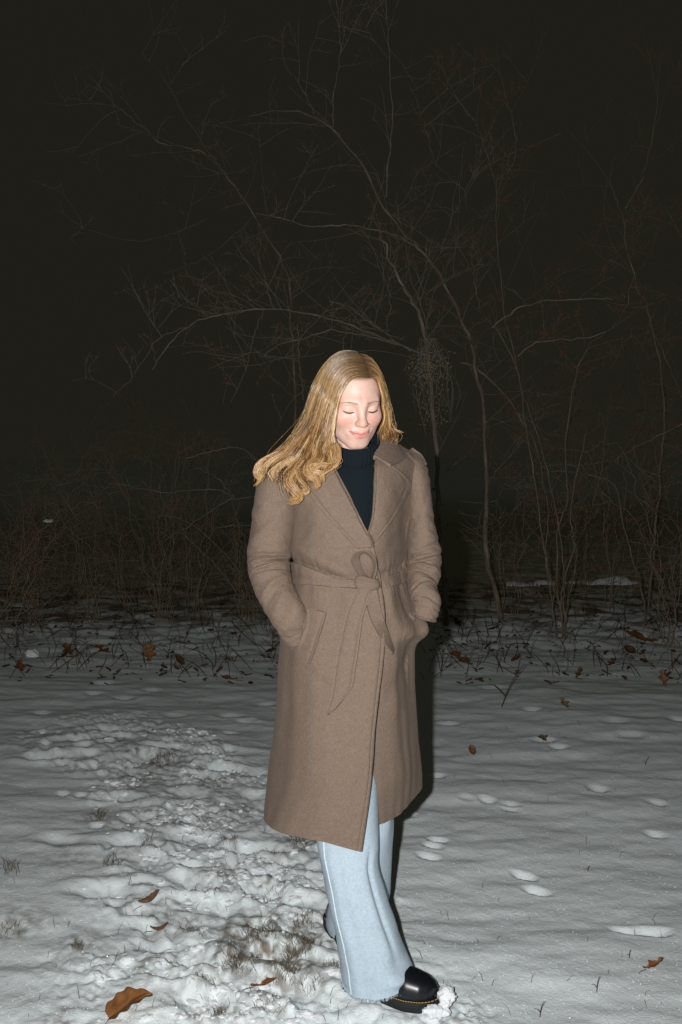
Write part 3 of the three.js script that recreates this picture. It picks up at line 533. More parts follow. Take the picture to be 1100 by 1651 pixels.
{
  const head = nets(headF, V(-.095, -.17, -.125), V(.095, .125, .125), .002);
  const pa = head.attributes.position, cols = new Float32Array(pa.count * 3);
  const skin = C(.68, .45, .365), blush = C(.66, .30, .245), lip = C(.62, .225, .20), lid = C(.70, .45, .36), scalp = C(.2, .12, .06), dark = C(.10, .05, .035), browC = C(.42, .27, .18), c = C(0, 0, 0);
  for (let i = 0; i < pa.count; i++) {
    const x = pa.getX(i), y = pa.getY(i), z = pa.getZ(i), ax = Math.abs(x);
    c.copy(skin).lerp(blush, clamp(.10 + .22 * fbm(x * 55, y * 55, z * 55, 3))).multiplyScalar(1 + .06 * noise(x * 150, y * 150, z * 150));
    c.lerp(blush, .62 * Math.exp(-(((ax - .040) / .020) ** 2) - ((y + .032) / .018) ** 2) * (z > .02 ? 1 : 0));
    c.lerp(blush, .45 * Math.exp(-((x / .012) ** 2) - ((y + .034) / .011) ** 2));
    c.lerp(blush, .25 * Math.exp(-((x / .02) ** 2) - ((y + .096) / .012) ** 2));
    c.lerp(lid, .5 * Math.exp(-(((ax - .031) / .018) ** 2) - ((y - .002) / .009) ** 2));
    // lips: bowed outline
    const up = -.0674 + .0066 * (1 - (ax / .0285) ** 2) - .0014 * Math.exp(-((ax / .004) ** 2)) + .25 * ax, lo = -.0674 - .0102 * (1 - (ax / .0265) ** 2) + .23 * ax;
    if (z > .06) { c.lerp(lip, .95 * sstep(.001, -.001, y - up) * sstep(-.001, .001, y - lo) * sstep(.0295, .0265, ax)); c.lerp(lip.clone().multiplyScalar(.3), .85 * Math.exp(-(((y + .0674 - .25 * ax) / .0011) ** 2)) * sstep(.032, .028, ax)); }
    // brows
    const by = browY(ax);
    if (z > .03) c.lerp(browC, .8 * Math.exp(-(((y - by) / lerp(.0032, .0018, clamp((ax - .012) / .042))) ** 2)) * sstep(.009, .015, ax) * sstep(.058, .046, ax));
    // scalp under the hair
    c.lerp(scalp, sstep(.0, .012, y - (.066 - 60 * Math.max(0, ax - .03) ** 2 * .6) + (z < .0 ? .05 : 0) * sstep(.02, -.02, z)));
    cols.set([c.r, c.g, c.b], i * 3);
  }
  head.setAttribute('color', new THREE.BufferAttribute(cols, 3));
  head.applyMatrix4(new THREE.Matrix4().compose(headO, headQ, V(1, 1, 1)));
  const J = (px, py, z) => P(px, py, z).toArray();
  const nk = toHead(V(0, -.13, -.05)).toArray(), ch = J(572, 800, -.11), wa = J(566, 930, -.12), hp = J(562, 1010, -.13);
  const shL = J(475, 795, -.11), elL = J(434, 905, -.09), wrL = J(470, 1000, -.02), haL = J(484, 1035, -.07), shR = J(666, 795, -.19), elR = J(684, 905, -.16), wrR = J(682, 968, -.125), haR = J(664, 1012, -.20);
  const hiL = J(528, 1030, -.12), knL = J(562, 1290, -.06), anL = J(603, 1560, .0), hiR = J(615, 1030, -.18), knR = J(608, 1300, -.2), anR = J(560, 1470, -.34);
  const bodyF = (x, y, z) => {
    let d = sCap(x, y, z, nk, ch, .046, .075); d = smin(d, sEll(x, y, z, ch[0], ch[1], ch[2], .10, .12, .075), .05); d = smin(d, sCap(x, y, z, ch, wa, .085, .08), .04); d = smin(d, sEll(x, y, z, hp[0], hp[1], hp[2], .105, .11, .08), .05);
    for (const [s, e, w, h] of [[shL, elL, wrL, haL], [shR, elR, wrR, haR]]) { d = smin(d, sCap(x, y, z, s, e, .022, .022), .03); d = smin(d, sCap(x, y, z, e, w, .022, .02), .015); d = smin(d, sCap(x, y, z, w, h, .018, .014), .01); }
    for (const [s, e, w] of [[hiL, knL, anL], [hiR, knR, anR]]) { d = smin(d, sCap(x, y, z, s, e, .058, .042), .03); d = smin(d, sCap(x, y, z, e, w, .040, .030), .02); }
    return d;
  };
  const body = nets(bodyF, V(-.35, .0, -.5), V(.45, 1.5, .25), .012), bc = new Float32Array(body.attributes.position.count * 3); for (let i = 0; i < bc.length; i += 3) { bc[i] = skin.r; bc[i + 1] = skin.g; bc[i + 2] = skin.b; }
  body.setAttribute('color', new THREE.BufferAttribute(bc, 3));
  pp('body', mergeGeometries([head, body]), M.skin);
  // eyelashes and nose ring
  for (const s of [-1, 1]) {
    const mb = new MB(), line = []; for (let i = 0; i <= 14; i++) { const t = i / 14, x = s * lerp(.0185, .0455, t), y = -.0085 - .0035 * Math.sin(t * PI) + .002 * t; let z = .10; while (headF(x, y, z) > 0 && z > .03) z -= .0003; line.push(toHead(V(x, y, z + .0006))); }
    mb.tube(line, (t) => lerp(.0009, .0023, Math.sin(t * PI * .8 + .35 * t + .1)), 5);
    for (let i = 1; i < 15; i++) { const p = line[Math.min(14, i)], t = i / 14; mb.tube([p, p.clone().add(V(s * .0015 * (t - .2), -.0012, .0022).applyQuaternion(headQ)), p.clone().add(V(s * .004 * (t - .2), -.0018, .0042).applyQuaternion(headQ))], (k) => .0005 * (1.1 - k), 3); }
    pp('eyelashes', mb.geo(), M.lash);
    const bb = new MB(); for (let i = 0; i < 46; i++) { const t = rnd(), ax = lerp(.011, .052, t), y0 = browY(ax) + rr(-.0018, .0018) * (1.2 - t), pt = (xx, yy) => { let z = .11; while (headF(s * xx, yy, z) > 0 && z > .02) z -= .0004; return toHead(V(s * xx, yy, z + .0004)); }; bb.tube([pt(ax, y0), pt(ax + .003, y0 + .0012 - .002 * t), pt(ax + .006, y0 + .0014 - .0035 * t)], (k) => .00024 * (1.2 - k), 3); }
    pp('eyebrow', bb.geo(), M.brow);
  }
  const rg = new THREE.TorusGeometry(.0034, .0006, 6, 18); rg.applyQuaternion(headQ); const rp = toHead(V(.0165, -.0385, .0965)); rg.translate(rp.x, rp.y, rp.z); pp('nose_ring', rg, M.ring);
}

// --- hair: strands between guide curves
{
  const g3 = (a) => a.map((q) => P(...q));
  // viewer's left, from the face edge outwards and back; every guide runs from the parting to its tip
  const L = [
    [[591, 612, .022], [567, 616, .030], [549, 645, .030], [540, 690, .030], [540, 722, .022], [545, 742, .025], [530, 765, .035]],
    [[590, 606, .020], [560, 611, .024], [541, 645, .022], [530, 690, .025], [528, 725, .03], [541, 748, .05], [521, 764, .055]],
    [[587, 597, .012], [554, 603, .014], [532, 645, .010], [517, 695, .02], [508, 735, .04], [500, 765, .055], [519, 781, .06]],
    [[584, 590, .002], [547, 597, .0], [523, 640, -.005], [508, 690, .01], [487, 735, .03], [468, 768, .045], [474, 806, .05]],
    [[580, 582, -.012], [543, 590, -.015], [517, 632, -.025], [499, 685, -.01], [470, 725, .01], [446, 750, .02], [446, 776, .025]],
    [[576, 575, -.03], [541, 583, -.035], [513, 622, -.05], [497, 672, -.045], [464, 716, -.02], [432, 742, -.015], [417, 771, -.02]],
    [[572, 570, -.06], [540, 577, -.07], [514, 614, -.09], [502, 665, -.10], [475, 710, -.09], [455, 745, -.08], [450, 775, -.07]],
    [[571, 569, -.09], [545, 577, -.12], [524, 615, -.15], [520, 670, -.17], [505, 715, -.19], [495, 755, -.21], [498, 790, -.24]],
    [[571, 570, -.10], [560, 580, -.15], [552, 615, -.185], [555, 670, -.20], [550, 715, -.225], [545, 755, -.27], [545, 790, -.285]],
  ].map(g3);
  const R = [
    [[591, 612, .022], [606, 611, .022], [613, 632, .004], [615, 660, -.012], [614, 685, -.03], [614, 700, -.05], [614, 712, -.07]],
    [[590, 605, .016], [607, 606, .014], [615, 632, -.006], [619, 662, -.02], [621, 688, -.045], [625, 702, -.065], [631, 710, -.09]],
    [[587, 592, .002], [606, 596, -.002], [616, 625, -.025], [623, 660, -.04], [627, 682, -.05], [633, 696, -.06], [644, 699, -.06]],
    [[583, 584, -.015], [603, 587, -.02], [616, 618, -.05], [625, 655, -.07], [630, 684, -.085], [634, 700, -.095], [634, 714, -.10]],
    [[577, 575, -.04], [598, 580, -.055], [614, 610, -.09], [623, 650, -.12], [628, 685, -.14], [632, 708, -.16], [630, 730, -.19]],
    [[572, 570, -.07], [590, 576, -.10], [610, 608, -.14], [618, 655, -.17], [620, 690, -.19], [618, 720, -.23], [620, 750, -.27]],
    [[571, 570, -.10], [575, 578, -.15], [582, 612, -.185], [588, 665, -.20], [590, 710, -.22], [588, 750, -.27], [585, 785, -.285]],
  ].map(g3);
  const mb = new MB(); seed(23);
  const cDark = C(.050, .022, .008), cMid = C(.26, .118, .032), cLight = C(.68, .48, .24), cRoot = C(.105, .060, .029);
  const hc = toHead(V(0, .01, -.02));
  function strand(set, u, layer, o = {}) {
    const i = clamp(Math.floor(u), 0, set.length - 2), f = u - i, pts = [], n = o.n ?? 26, s0 = rnd() * 50;
    const amp = (o.amp ?? .004), cut = o.len ?? 1;
    for (let k = 0; k < n; k++) {
      const t = k / (n - 1) * cut, a = crVec(set[i], t * 6), b = crVec(set[i + 1], t * 6), p = a.lerp(b, f);
      const dir = p.clone().sub(hc); dir.y *= .3; dir.normalize();
      p.addScaledVector(dir, layer * (.35 + .65 * sstep(0, .3, t)));
      const w = amp * sstep(.1, .8, t);
      p.x += w * noise(t * 2.6 + s0, s0 * 1.7, 1) * 1.6; p.y += w * noise(t * 2.6 + s0, s0 * 1.7, 2); p.z += w * noise(t * 2.6 + s0, s0 * 1.7, 3) * 1.6;
      // waves
      const wv = (o.wave ?? 0) * sstep(.35, .8, t), ph = (o.ph ?? 0) + t * (o.freq ?? 14);
      p.x += wv * Math.cos(ph); p.z += wv * Math.sin(ph) * .9; p.y += wv * .35 * Math.sin(ph * 1.1);
      const lp = p.clone().sub(headO).applyQuaternion(headQi); // stay outside the skull
      if (lp.y > -.09) { const ld = V(lp.x, lp.y - .01, lp.z + .02).normalize(), want = .003 + Math.max(-.002, layer) * .6 + .004 * sstep(.02, .12, t); for (let q = 0; q < 4; q++) { const e = want - headF(lp.x, lp.y, lp.z); if (e <= 0) break; lp.addScaledVector(ld, e); } p.copy(toHead(lp)); }
      pts.push(p);
    }
    const tone = o.tone ?? rnd(), base = tone < .35 ? cDark.clone().lerp(cMid, tone / .35) : cMid.clone().lerp(cLight, (tone - .35) / .65), rad = o.r ?? rr(.0007, .0012);
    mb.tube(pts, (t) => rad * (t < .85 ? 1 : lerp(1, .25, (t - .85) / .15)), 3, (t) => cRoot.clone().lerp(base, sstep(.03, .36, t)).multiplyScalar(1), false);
  }
  // an underlayer of broad dark strands, then locks of fine ones
  for (let k = 0; k < 420; k++) strand(L, rr(0.2, 7.99), rr(-.006, .002), { r: .0026, amp: .003, tone: rr(.1, .4), len: rr(.7, .97) });
  for (let k = 0; k < 260; k++) strand(R, rr(0.1, 5.99), rr(-.006, .001), { r: .0024, amp: .003, tone: rr(.1, .4), len: rr(.75, .97) });
  for (let q = 0; q < 170; q++) { // locks
    const left = q < 120, set = left ? L : R, u = left ? (q / 120) ** 1.15 * 7.95 : (q - 120) / 50 * 5.95, tone = clamp([.10, .50, .30, .80, .2, .58][Math.floor(rnd() * 6)] + rr(-.12, .12)), lay = left ? rr(0, .009) : rr(0, .003), ph = rr(0, 6.28), freq = rr(9, 15), wave = left ? rr(.005, .015) * (u > 2 && u < 6.5 ? 1.3 : 1) : rr(.002, .007), len = left ? rr(.8, 1) : rr(.7, 1);
    for (let k = 0; k < 28; k++) strand(set, clamp(u + rr(-.12, .12), 0, set.length - 1.001), lay + rr(-.0015, .0015), { amp: .0025, wave, ph: ph + rr(-.25, .25), freq, tone: clamp(tone + rr(-.2, .2)), len: len * rr(.9, 1), r: rr(.0005, .0009) });
  }
  for (let k = 0; k < 220; k++) strand(k < 160 ? L : R, k < 160 ? rr(0, 7.9) : rr(0, 5.9), k < 160 ? rr(.004, .013) : rr(.002, .005), { amp: .018, r: .0005, wave: rr(0, .008), ph: rr(0, 6), tone: rr(.4, 1) }); // loose hairs
  for (let k = 0; k < 150; k++) strand(k < 95 ? L : R, k < 95 ? rr(0, 7.9) : rr(0, 5.9), rr(.004, k < 95 ? .016 : .009), { amp: .012, r: .00038, tone: rr(.35, 1), len: rr(.3, .7) }); // flyaways about the crown
  // curled ends over the shoulder
  const curls = [
    [[486, 745, .04], [474, 762, .052], [466, 778, .058], [476, 792, .062], [484, 800, .06], [478, 808, .058], [466, 806, .055]],
    [[508, 742, .05], [497, 752, .06], [497, 766, .066], [508, 772, .068], [513, 782, .066], [507, 786, .064]],
    [[520, 742, .05], [512, 752, .06], [502, 752, .064], [506, 762, .068], [519, 764, .068], [521, 776, .066]],
    [[450, 730, .0], [430, 738, .0], [417, 750, .0], [415, 764, .0], [420, 772, .005], [414, 781, .0]],
    [[541, 718, .035], [544, 735, .045], [540, 748, .05], [528, 754, .056], [515, 752, .06], [508, 760, .062]],
    [[470, 740, .03], [450, 752, .035], [441, 762, .035], [446, 774, .035]],
    [[480, 760, .05], [486, 776, .058], [494, 785, .058], [496, 792, .056], [488, 795, .056]],
    [[632, 684, -.06], [640, 694, -.055], [650, 697, -.055]],
  ].map(g3);
  curls.forEach((c, q) => {
    const w = q === 7 ? .002 : q === 3 ? .005 : .0075, tone = [.42, .36, .48, .5, .45, .55, .4, .5][q];
    for (let k = 0; k < (q === 7 ? 10 : 80); k++) { const a = rr(0, 6.28), r = w * Math.sqrt(rnd()), ox = Math.cos(a) * r, oz = Math.sin(a) * r, e = rr(.9, 1), sc = rr(.78, 1.12), o0 = c[0], pts = curve(c, 30).map((p, i) => { const t = i / 29, sp = lerp(1.7, .8, t); return V(o0.x + (p.x - o0.x) * sc + ox * sp + .002 * noise(t * 4, a * 3), o0.y + (p.y - o0.y) * lerp(1, sc, .6) + oz * sp * .6, o0.z + (p.z - o0.z) + oz * sp); }).slice(0, Math.ceil(30 * e)); const base = cMid.clone().lerp(cLight, clamp(tone + rr(-.5, .4))); mb.tube(pts, (t) => .0007 * (t < .8 ? 1 : lerp(1, .3, (t - .8) / .2)), 4, base, false); }
  });
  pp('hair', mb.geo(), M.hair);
}

// --- jeans
function legRows(keys, nU, nV, fold) { // py, l, r, z, half depth, tilt of the ring (m, front lower)
  const rows = [];
  for (let j = 0; j < nV; j++) {
    const s = j / (nV - 1) * (keys.length - 1), k = [0, 1, 2, 3, 4, 5, 6].map((q) => crArr(keys.map((e) => e[q] ?? 0), s)), a = P(k[1], k[0], k[3]), b = P(k[2], k[0], k[3]), row = [];
    for (let i = 0; i < nU; i++) { const t = i / nU * PI * 2, cx = (a.x + b.x) / 2, hw = (b.x - a.x) / 2; let p = V(cx + hw * Math.cos(t), (a.y + b.y) / 2 - k[5] * Math.sin(t) + k[6] * Math.max(0, Math.cos(t - .15)) ** 1.3, k[3] + k[4] * Math.sin(t)); const d = fold ? fold(t, s, p) : 0; p.x += Math.cos(t) * d; p.z += Math.sin(t) * d; row.push(p); }
    rows.push(row);
  }
  return rows;
}
{
  const jeans = part('jeans', new THREE.BufferGeometry(), M.denim, person);
  const front = legRows([[1040, 510, 595, -.14, .09], [1200, 508, 604, -.10, .085], [1310, 510, 611, -.075, .08], [1358, 511, 611, -.06, .08], [1400, 519, 612, -.045, .082], [1454, 529, 627, -.025, .087], [1492, 538, 641, -.002, .093], [1535, 546, 656, .002, .095], [1566, 550, 666, .004, .097, .0, .012], [1580, 551, 668, .005, .098, .004, .030]], 120, 150, (t, s) => {
    const e = (c, w) => { let q = t - c; q = Math.atan2(Math.sin(q), Math.cos(q)); return Math.exp(-(q * q) / (w * w)); };
    let d = .003 * noise(Math.cos(t) * 1.4, s * 1.1, Math.sin(t) * 1.4);
    d += -.009 * e(.80, .10) * sstep(2.6, 3.8, s) * sstep(7.2, 5.6, s);          // the long crease down the shin
    d += .004 * e(1.05, .22) * sstep(3, 5, s);
    d += -.010 * e(.85, .35) * Math.exp(-((s - 7.0) ** 2) * 9) + .012 * e(.8, .55) * Math.exp(-((s - 7.7) ** 2) * 7); // break over the shoe
    d += -.003 * e(1.6, .25) * sstep(5.5, 7.5, s) + .003 * e(2.2, .2) * sstep(3, 6, s) - .004 * e(1.9, .2) * sstep(1, 5, s);
    return d;
  });
  const rear = legRows([[1040, 560, 630, -.19, .08], [1200, 570, 632, -.20, .08], [1316, 570, 635, -.20, .08], [1380, 556, 631, -.23, .08], [1440, 538, 628, -.27, .08], [1475, 527, 610, -.30, .08], [1497, 527, 596, -.312, .08]], 80, 80, (t, s) => .004 * noise(Math.cos(t) * 1.5, s * 1.3 + 5, Math.sin(t) * 1.5));
  const closed = (rows) => tubeGeo([rows[0], ...rows.slice(1)], false);
  const hip = legRows([[960, 520, 625, -.14, .08], [1040, 512, 632, -.16, .085], [1090, 512, 628, -.16, .08]], 60, 20);
  const g = mergeGeometries([closed(front), closed(rear), tubeGeo(hip)]);
  jeans.geometry = shiftGeo(g, BASE);
  // side seam and the frayed hem
  const seam = new MB(); const col = []; for (let j = 40; j < 150; j++) { const i = Math.round((.5 + .25 * lerp(-.62, -.36, 0) - 0) * 0 + 120 * (2.42 / (PI * 2))); const p = front[j][i].clone(), c = V(); front[j].forEach((q) => c.add(q)); c.multiplyScalar(1 / 120); col.push(p.addScaledVector(p.clone().sub(c).setY(0).normalize(), .0008)); }
  seam.tube(col, (t) => .0019 + .0007 * noise(t * 40, 3), 6); const sm = part('seam', shiftGeo(seam.geo(), BASE), M.denimSeam, jeans);
  seed(5); const fr = new MB(), last = front[149];
  for (let k = 0; k < 420; k++) { const i = Math.floor(rnd() * 120), p = last[i].clone().lerp(last[(i + 1) % 120], rnd()); p.y += .002; const q = p.clone().add(V(rr(-.005, .005), -rr(.004, .011), rr(-.005, .005))); fr.tube([p, p.clone().lerp(q, .5).add(V(rr(-.002, .002), 0, rr(-.002, .002))), q], .0006, 3); }
  part('frayed_hem', shiftGeo(fr.geo(), BASE), M.denimSeam, jeans);
}
// --- shoes
function makeShoe(toLocal) { // heel at the origin, toe along +x, width along z
  const L = .245, mbU = new MB(), half = (t) => .047 * pl([[0, .55], [.04, .72], [.15, .78], [.35, .74], [.55, .9], [.72, 1], [.86, .88], [.94, .62], [.985, .32], [1, .06]], t), top = (t) => pl([[0, .05], [.1, .06], [.3, .066], [.42, .07], [.55, .069], [.7, .062], [.85, .052], [.95, .040], [1, .026]], t) ;
  const nu = 40, nv = 60;
  const asym = (t) => .008 * Math.sin(t * PI);
  mbU.grid(nu, nv, (i, j) => { const t = j / (nv - 1), a = PI * i / (nu - 1), w = half(t), h = Math.max(.004, top(t) - .0), c = Math.cos(a), s = Math.sin(a); return { p: V(t * L, .034 + h * Math.abs(s) ** .72, Math.sign(c) * Math.abs(c) ** .75 * w + asym(t)), u: t * L, v: i * .004 }; }, false, false);
  const mbS = new MB(), ring = (y, gr) => { const o = []; for (let i = 0; i <= 40; i++) { const t = i / 40; o.push([t, 1]); } for (let i = 39; i > 0; i--) o.push([i / 40, -1]); return o.map(([t, s]) => V(-.004 + t * (L + .010) , y(t), s * (half(t) + gr) + asym(t))); };
  const bot = (t) => t < .3 ? .0 : t < .38 ? lerp(0, .012, (t - .3) / .08) : lerp(.012, .006, clamp((t - .38) / .3)) + .012 * sstep(.85, 1, t);
  const lv = [[(t) => bot(t) + .0005, -.004], [(t) => bot(t) + .004, .003], [(t) => .026, .005], [(t) => .036, .0055], [(t) => .0385, .004], [(t) => .0385, -.02]].map(([y, g]) => ring(y, g));
  mbS.grid(lv[0].length, lv.length, (i, j) => ({ p: lv[j][i], u: i * .01, v: j * .01 }), true);
  const k = mbS.vert(V(L / 2, .004, 0)); for (let i = 0; i < lv[0].length; i++) mbS.i.push(i, (i + 1) % lv[0].length, k);
  const st = new MB(); for (let i = 4; i < 76; i++) { const q = lv[4][i], n = lv[4][(i + 1) % 80], a = q.clone().lerp(n, .15), b = q.clone().lerp(n, .8); a.y += .0012; b.y += .0012; st.tube([a, b], .0011, 4); }
  return { upper: mbU.geo(), sole: mbS.geo(), stitching: st.geo() };
}
function placeShoe(heel, yaw, pitch, parent) {
  const g = makeShoe(), m = new THREE.Matrix4().compose(heel, new THREE.Quaternion().setFromEuler(new THREE.Euler(0, -yaw, pitch, 'YZX')), V(1.06, 1, 1.1));
  const up = pp('shoe', g.upper.applyMatrix4(m), M.leather);
  part('sole', shiftGeo(g.sole.applyMatrix4(m), BASE), M.rubber, up); part('stitching', shiftGeo(g.stitching.applyMatrix4(m), BASE), M.thread, up);
  return m;
}
const gShoe = V(.020, 0, -.035); gShoe.y = groundBase(gShoe.x, gShoe.z) - .01;
const shoeM = placeShoe(gShoe, .46, 0.0);
placeShoe(V(-.021, groundBase(-.03, -.36) + .018, -.38), 1.1, -.10);
// snow stuck to the toe
{
  const c = V(.262, .04, 0).applyMatrix4(shoeM), o = V(c.x, c.y, c.z + .012);
  const f = (x, y, z) => { let d = sEll(x, y, z, o.x + .005, o.y + .006, o.z - .012, .022, .024, .026); d = smin(d, sEll(x, y, z, o.x - .026, o.y - .016, o.z + .026, .036, .015, .015), .02); return d + .006 * noise(x * 70, y * 70, z * 70) + .0045 * noise(x * 170, y * 170, z * 170); };
  const g = nets(f, V(o.x - .1, o.y - .06, o.z - .07), V(o.x + .06, o.y + .06, o.z + .08), .0028);
  const b = V(o.x, 0, o.z), m = part('snow_clump', shiftGeo(g, b), M.snowLump, scene); m.position.copy(b); tag(m, 'white clump of fresh snow stuck on the toe of the black shoe', 'snow');
}

// ---------------------------------------------------------------- dead leaves
function leafGeo(len, wid, lobes, curl, fold, sd, colA, colB) {
  seed(sd); const mb = new MB(), nu = 17, nv = 34, ph = rr(0, 6);
  mb.grid(nu, nv, (i, j) => {
    const t = j / (nv - 1), s = i / (nu - 1) * 2 - 1;
    let w = wid * Math.sin(Math.PI * Math.min(1, t * .97 + .03)) ** .65; if (lobes) w *= .66 + .34 * Math.cos(t * PI * 2 * lobes + (s > 0 ? .5 : 0)) + .06 * Math.sin(t * 60 + s);
    const x = s * w, y = t * len, z = fold * Math.abs(s) ** 1.4 * w + curl * (t - .5) ** 2 * len * 1.6 + .10 * wid * noise(s * 2 + ph, t * 4, sd) + .06 * wid * Math.sin(t * 30) * Math.abs(s) + (Math.abs(s) < .07 ? -.0012 : 0);
    const vein = Math.max(Math.exp(-((s / .05) ** 2)), .5 * Math.exp(-((Math.sin((t * 5 - Math.abs(s) * .8) * PI) / .22) ** 2)));
    const c = colA.clone().lerp(colB, clamp(.5 + .9 * noise(s * 2.2 + sd, t * 4, 3))).multiplyScalar(1 + .3 * vein); if (Math.abs(s) > .8) c.multiplyScalar(.75);
    return { p: V(x, z, -y + len / 2), c, u: x, v: y };
  });
  return mb.geo();
}
function leaf(px, py, len, wid, yaw, tilt, roll, o, label, group) {
  const g = onGround(px, py); const t = thing('dead_leaf', label, 'leaf', [g.x, g.y + (o.lift ?? .012), g.z], group);
  const A = o.a ?? C(.20, .085, .028), B = o.b ?? C(.10, .042, .018);
  part('blade', leafGeo(len, wid, o.lobes ?? 2.5, o.curl ?? .3, o.fold ?? .35, o.sd ?? 3, A, B), M.leaf, t);
  const mb = new MB(); mb.tube(curve([V(0, .002, len / 2 - .004), V(.004, .006, len / 2 + len * .18), V(len * .06, .004, len / 2 + len * .38)], 8), (k) => .0016 * (1 - .4 * k) * (len / .1), 5); part('stem', mb.geo(), M.stalk, t);
  t.rotation.set(tilt, yaw, roll, 'YXZ'); return t;
}
const AMB = { a: C(.42, .19, .055), b: C(.20, .075, .025) };
leaf(198, 1638, .15, .056, -1.25, .5, .1, { ...AMB, lobes: 0, fold: .25, curl: -.25, sd: 31, lift: .03 }, 'large amber leaf propped up in the snow near the bottom left edge');
leaf(244, 1459, .075, .018, -.9, .3, .3, { a: C(.25, .12, .05), b: C(.09, .05, .03), lobes: 0, fold: .8, curl: .6, sd: 32 }, 'narrow curled tan leaf lying above the big amber leaf on the left');
leaf(426, 1606, .07, .020, -1.3, .2, .2, { a: C(.28, .11, .04), b: C(.16, .06, .02), lobes: 1.5, sd: 33, lift: .022 }, 'small brown leaf in the trampled snow left of the black shoe');
leaf(258, 1506, .055, .009, -1.2, .1, .3, { lobes: 0, fold: 1, curl: .8, sd: 34 }, 'thin rolled brown leaf lying flat beside a boot print');
leaf(1055, 1566, .065, .024, -1.25, .35, .25, { a: C(.33, .13, .045), b: C(.2, .07, .025), lobes: 2, sd: 35, lift: .018 }, 'rust coloured leaf alone on smooth snow near the right edge');
leaf(240, 1064, .15, .055, .2, .9, .0, { a: C(.32, .15, .05), b: C(.2, .08, .03), lobes: 2.5, sd: 36, lift: .05 }, 'biggest brown lobed leaf standing upright before the left thicket');
leaf(368, 1099, .12, .03, 1.4, .2, .2, { lobes: 1.5, sd: 37, lift: .02 }, 'dark brown leaf lying flat left of the coat on open snow');
leaf(110, 1057, .13, .05, .7, .6, .1, { lobes: 2.5, sd: 38, lift: .04 }, 'red brown lobed leaf standing left of the biggest upright leaf');
leaf(165, 1057, .14, .045, 1.1, .4, .1, { lobes: 2.5, sd: 39, lift: .04 }, 'wide folded brown leaf between the two upright lobed leaves');
leaf(33, 1085, .12, .045, .5, .5, .1, { lobes: 2, sd: 40, lift: .04 }, 'brown leaf in front of the thicket at the far left edge');
leaf(876, 1190, .06, .03, .3, .3, .1, { a: C(.13, .09, .05), b: C(.08, .05, .03), lobes: 1.5, sd: 41, lift: .01 }, 'grey brown leaf resting in a pale hollow of the right snow field');
leaf(909, 1142, .07, .03, .6, .7, .1, { a: C(.2, .13, .06), b: C(.11, .07, .04), lobes: 2, sd: 42, lift: .03 }, 'tan leaf standing on edge midway across the right snow field');
leaf(761, 1216, .055, .018, .3, .8, .1, { lobes: 0, sd: 43, lift: .02 }, 'small rusty leaf standing just right of the coat shadow');
leaf(1069, 1106, .11, .035, .1, 1.0, .1, { a: C(.26, .13, .05), b: C(.16, .07, .03), lobes: 2, sd: 44, lift: .05 }, 'upright orange brown leaf near the right edge below the thicket');
leaf(1030, 1041, .26, .09, 1.3, .3, .1, { a: C(.26, .10, .04), b: C(.14, .05, .025), lobes: 1.5, sd: 45, lift: .05 }, 'very large russet leaf lying at the foot of the right thicket');
leaf(742, 1075, .18, .06, 1.0, .5, .1, { lobes: 2.5, sd: 46, lift: .05 }, 'crumpled dark leaf beside the coat at the edge of the snow field');
seed(77);
for (let k = 0; k < 40; k++) {
  const left = k % 2 === 0, px = left ? rr(0, 440) : rr(690, 1100), py = lerp(1000, 1100, rnd() ** 1.1), s = rr(.05, .11);
  const sd = 100 + k, yaw = rr(0, 6), ti = rr(.1, .9), ro = rr(-.3, .3); const st = seedState;
  leaf(px, py, s, s * rr(.25, .42), yaw, ti, ro, { lobes: k % 3 ? 2.5 : 0, sd, lift: s * .25, a: C(.13, .06, .026), b: C(.06, .03, .016) }, 'small brown dead leaf scattered on the snow along the thicket edge', 'dead leaves along the thicket edge'); seed(st + 999 * k);
}

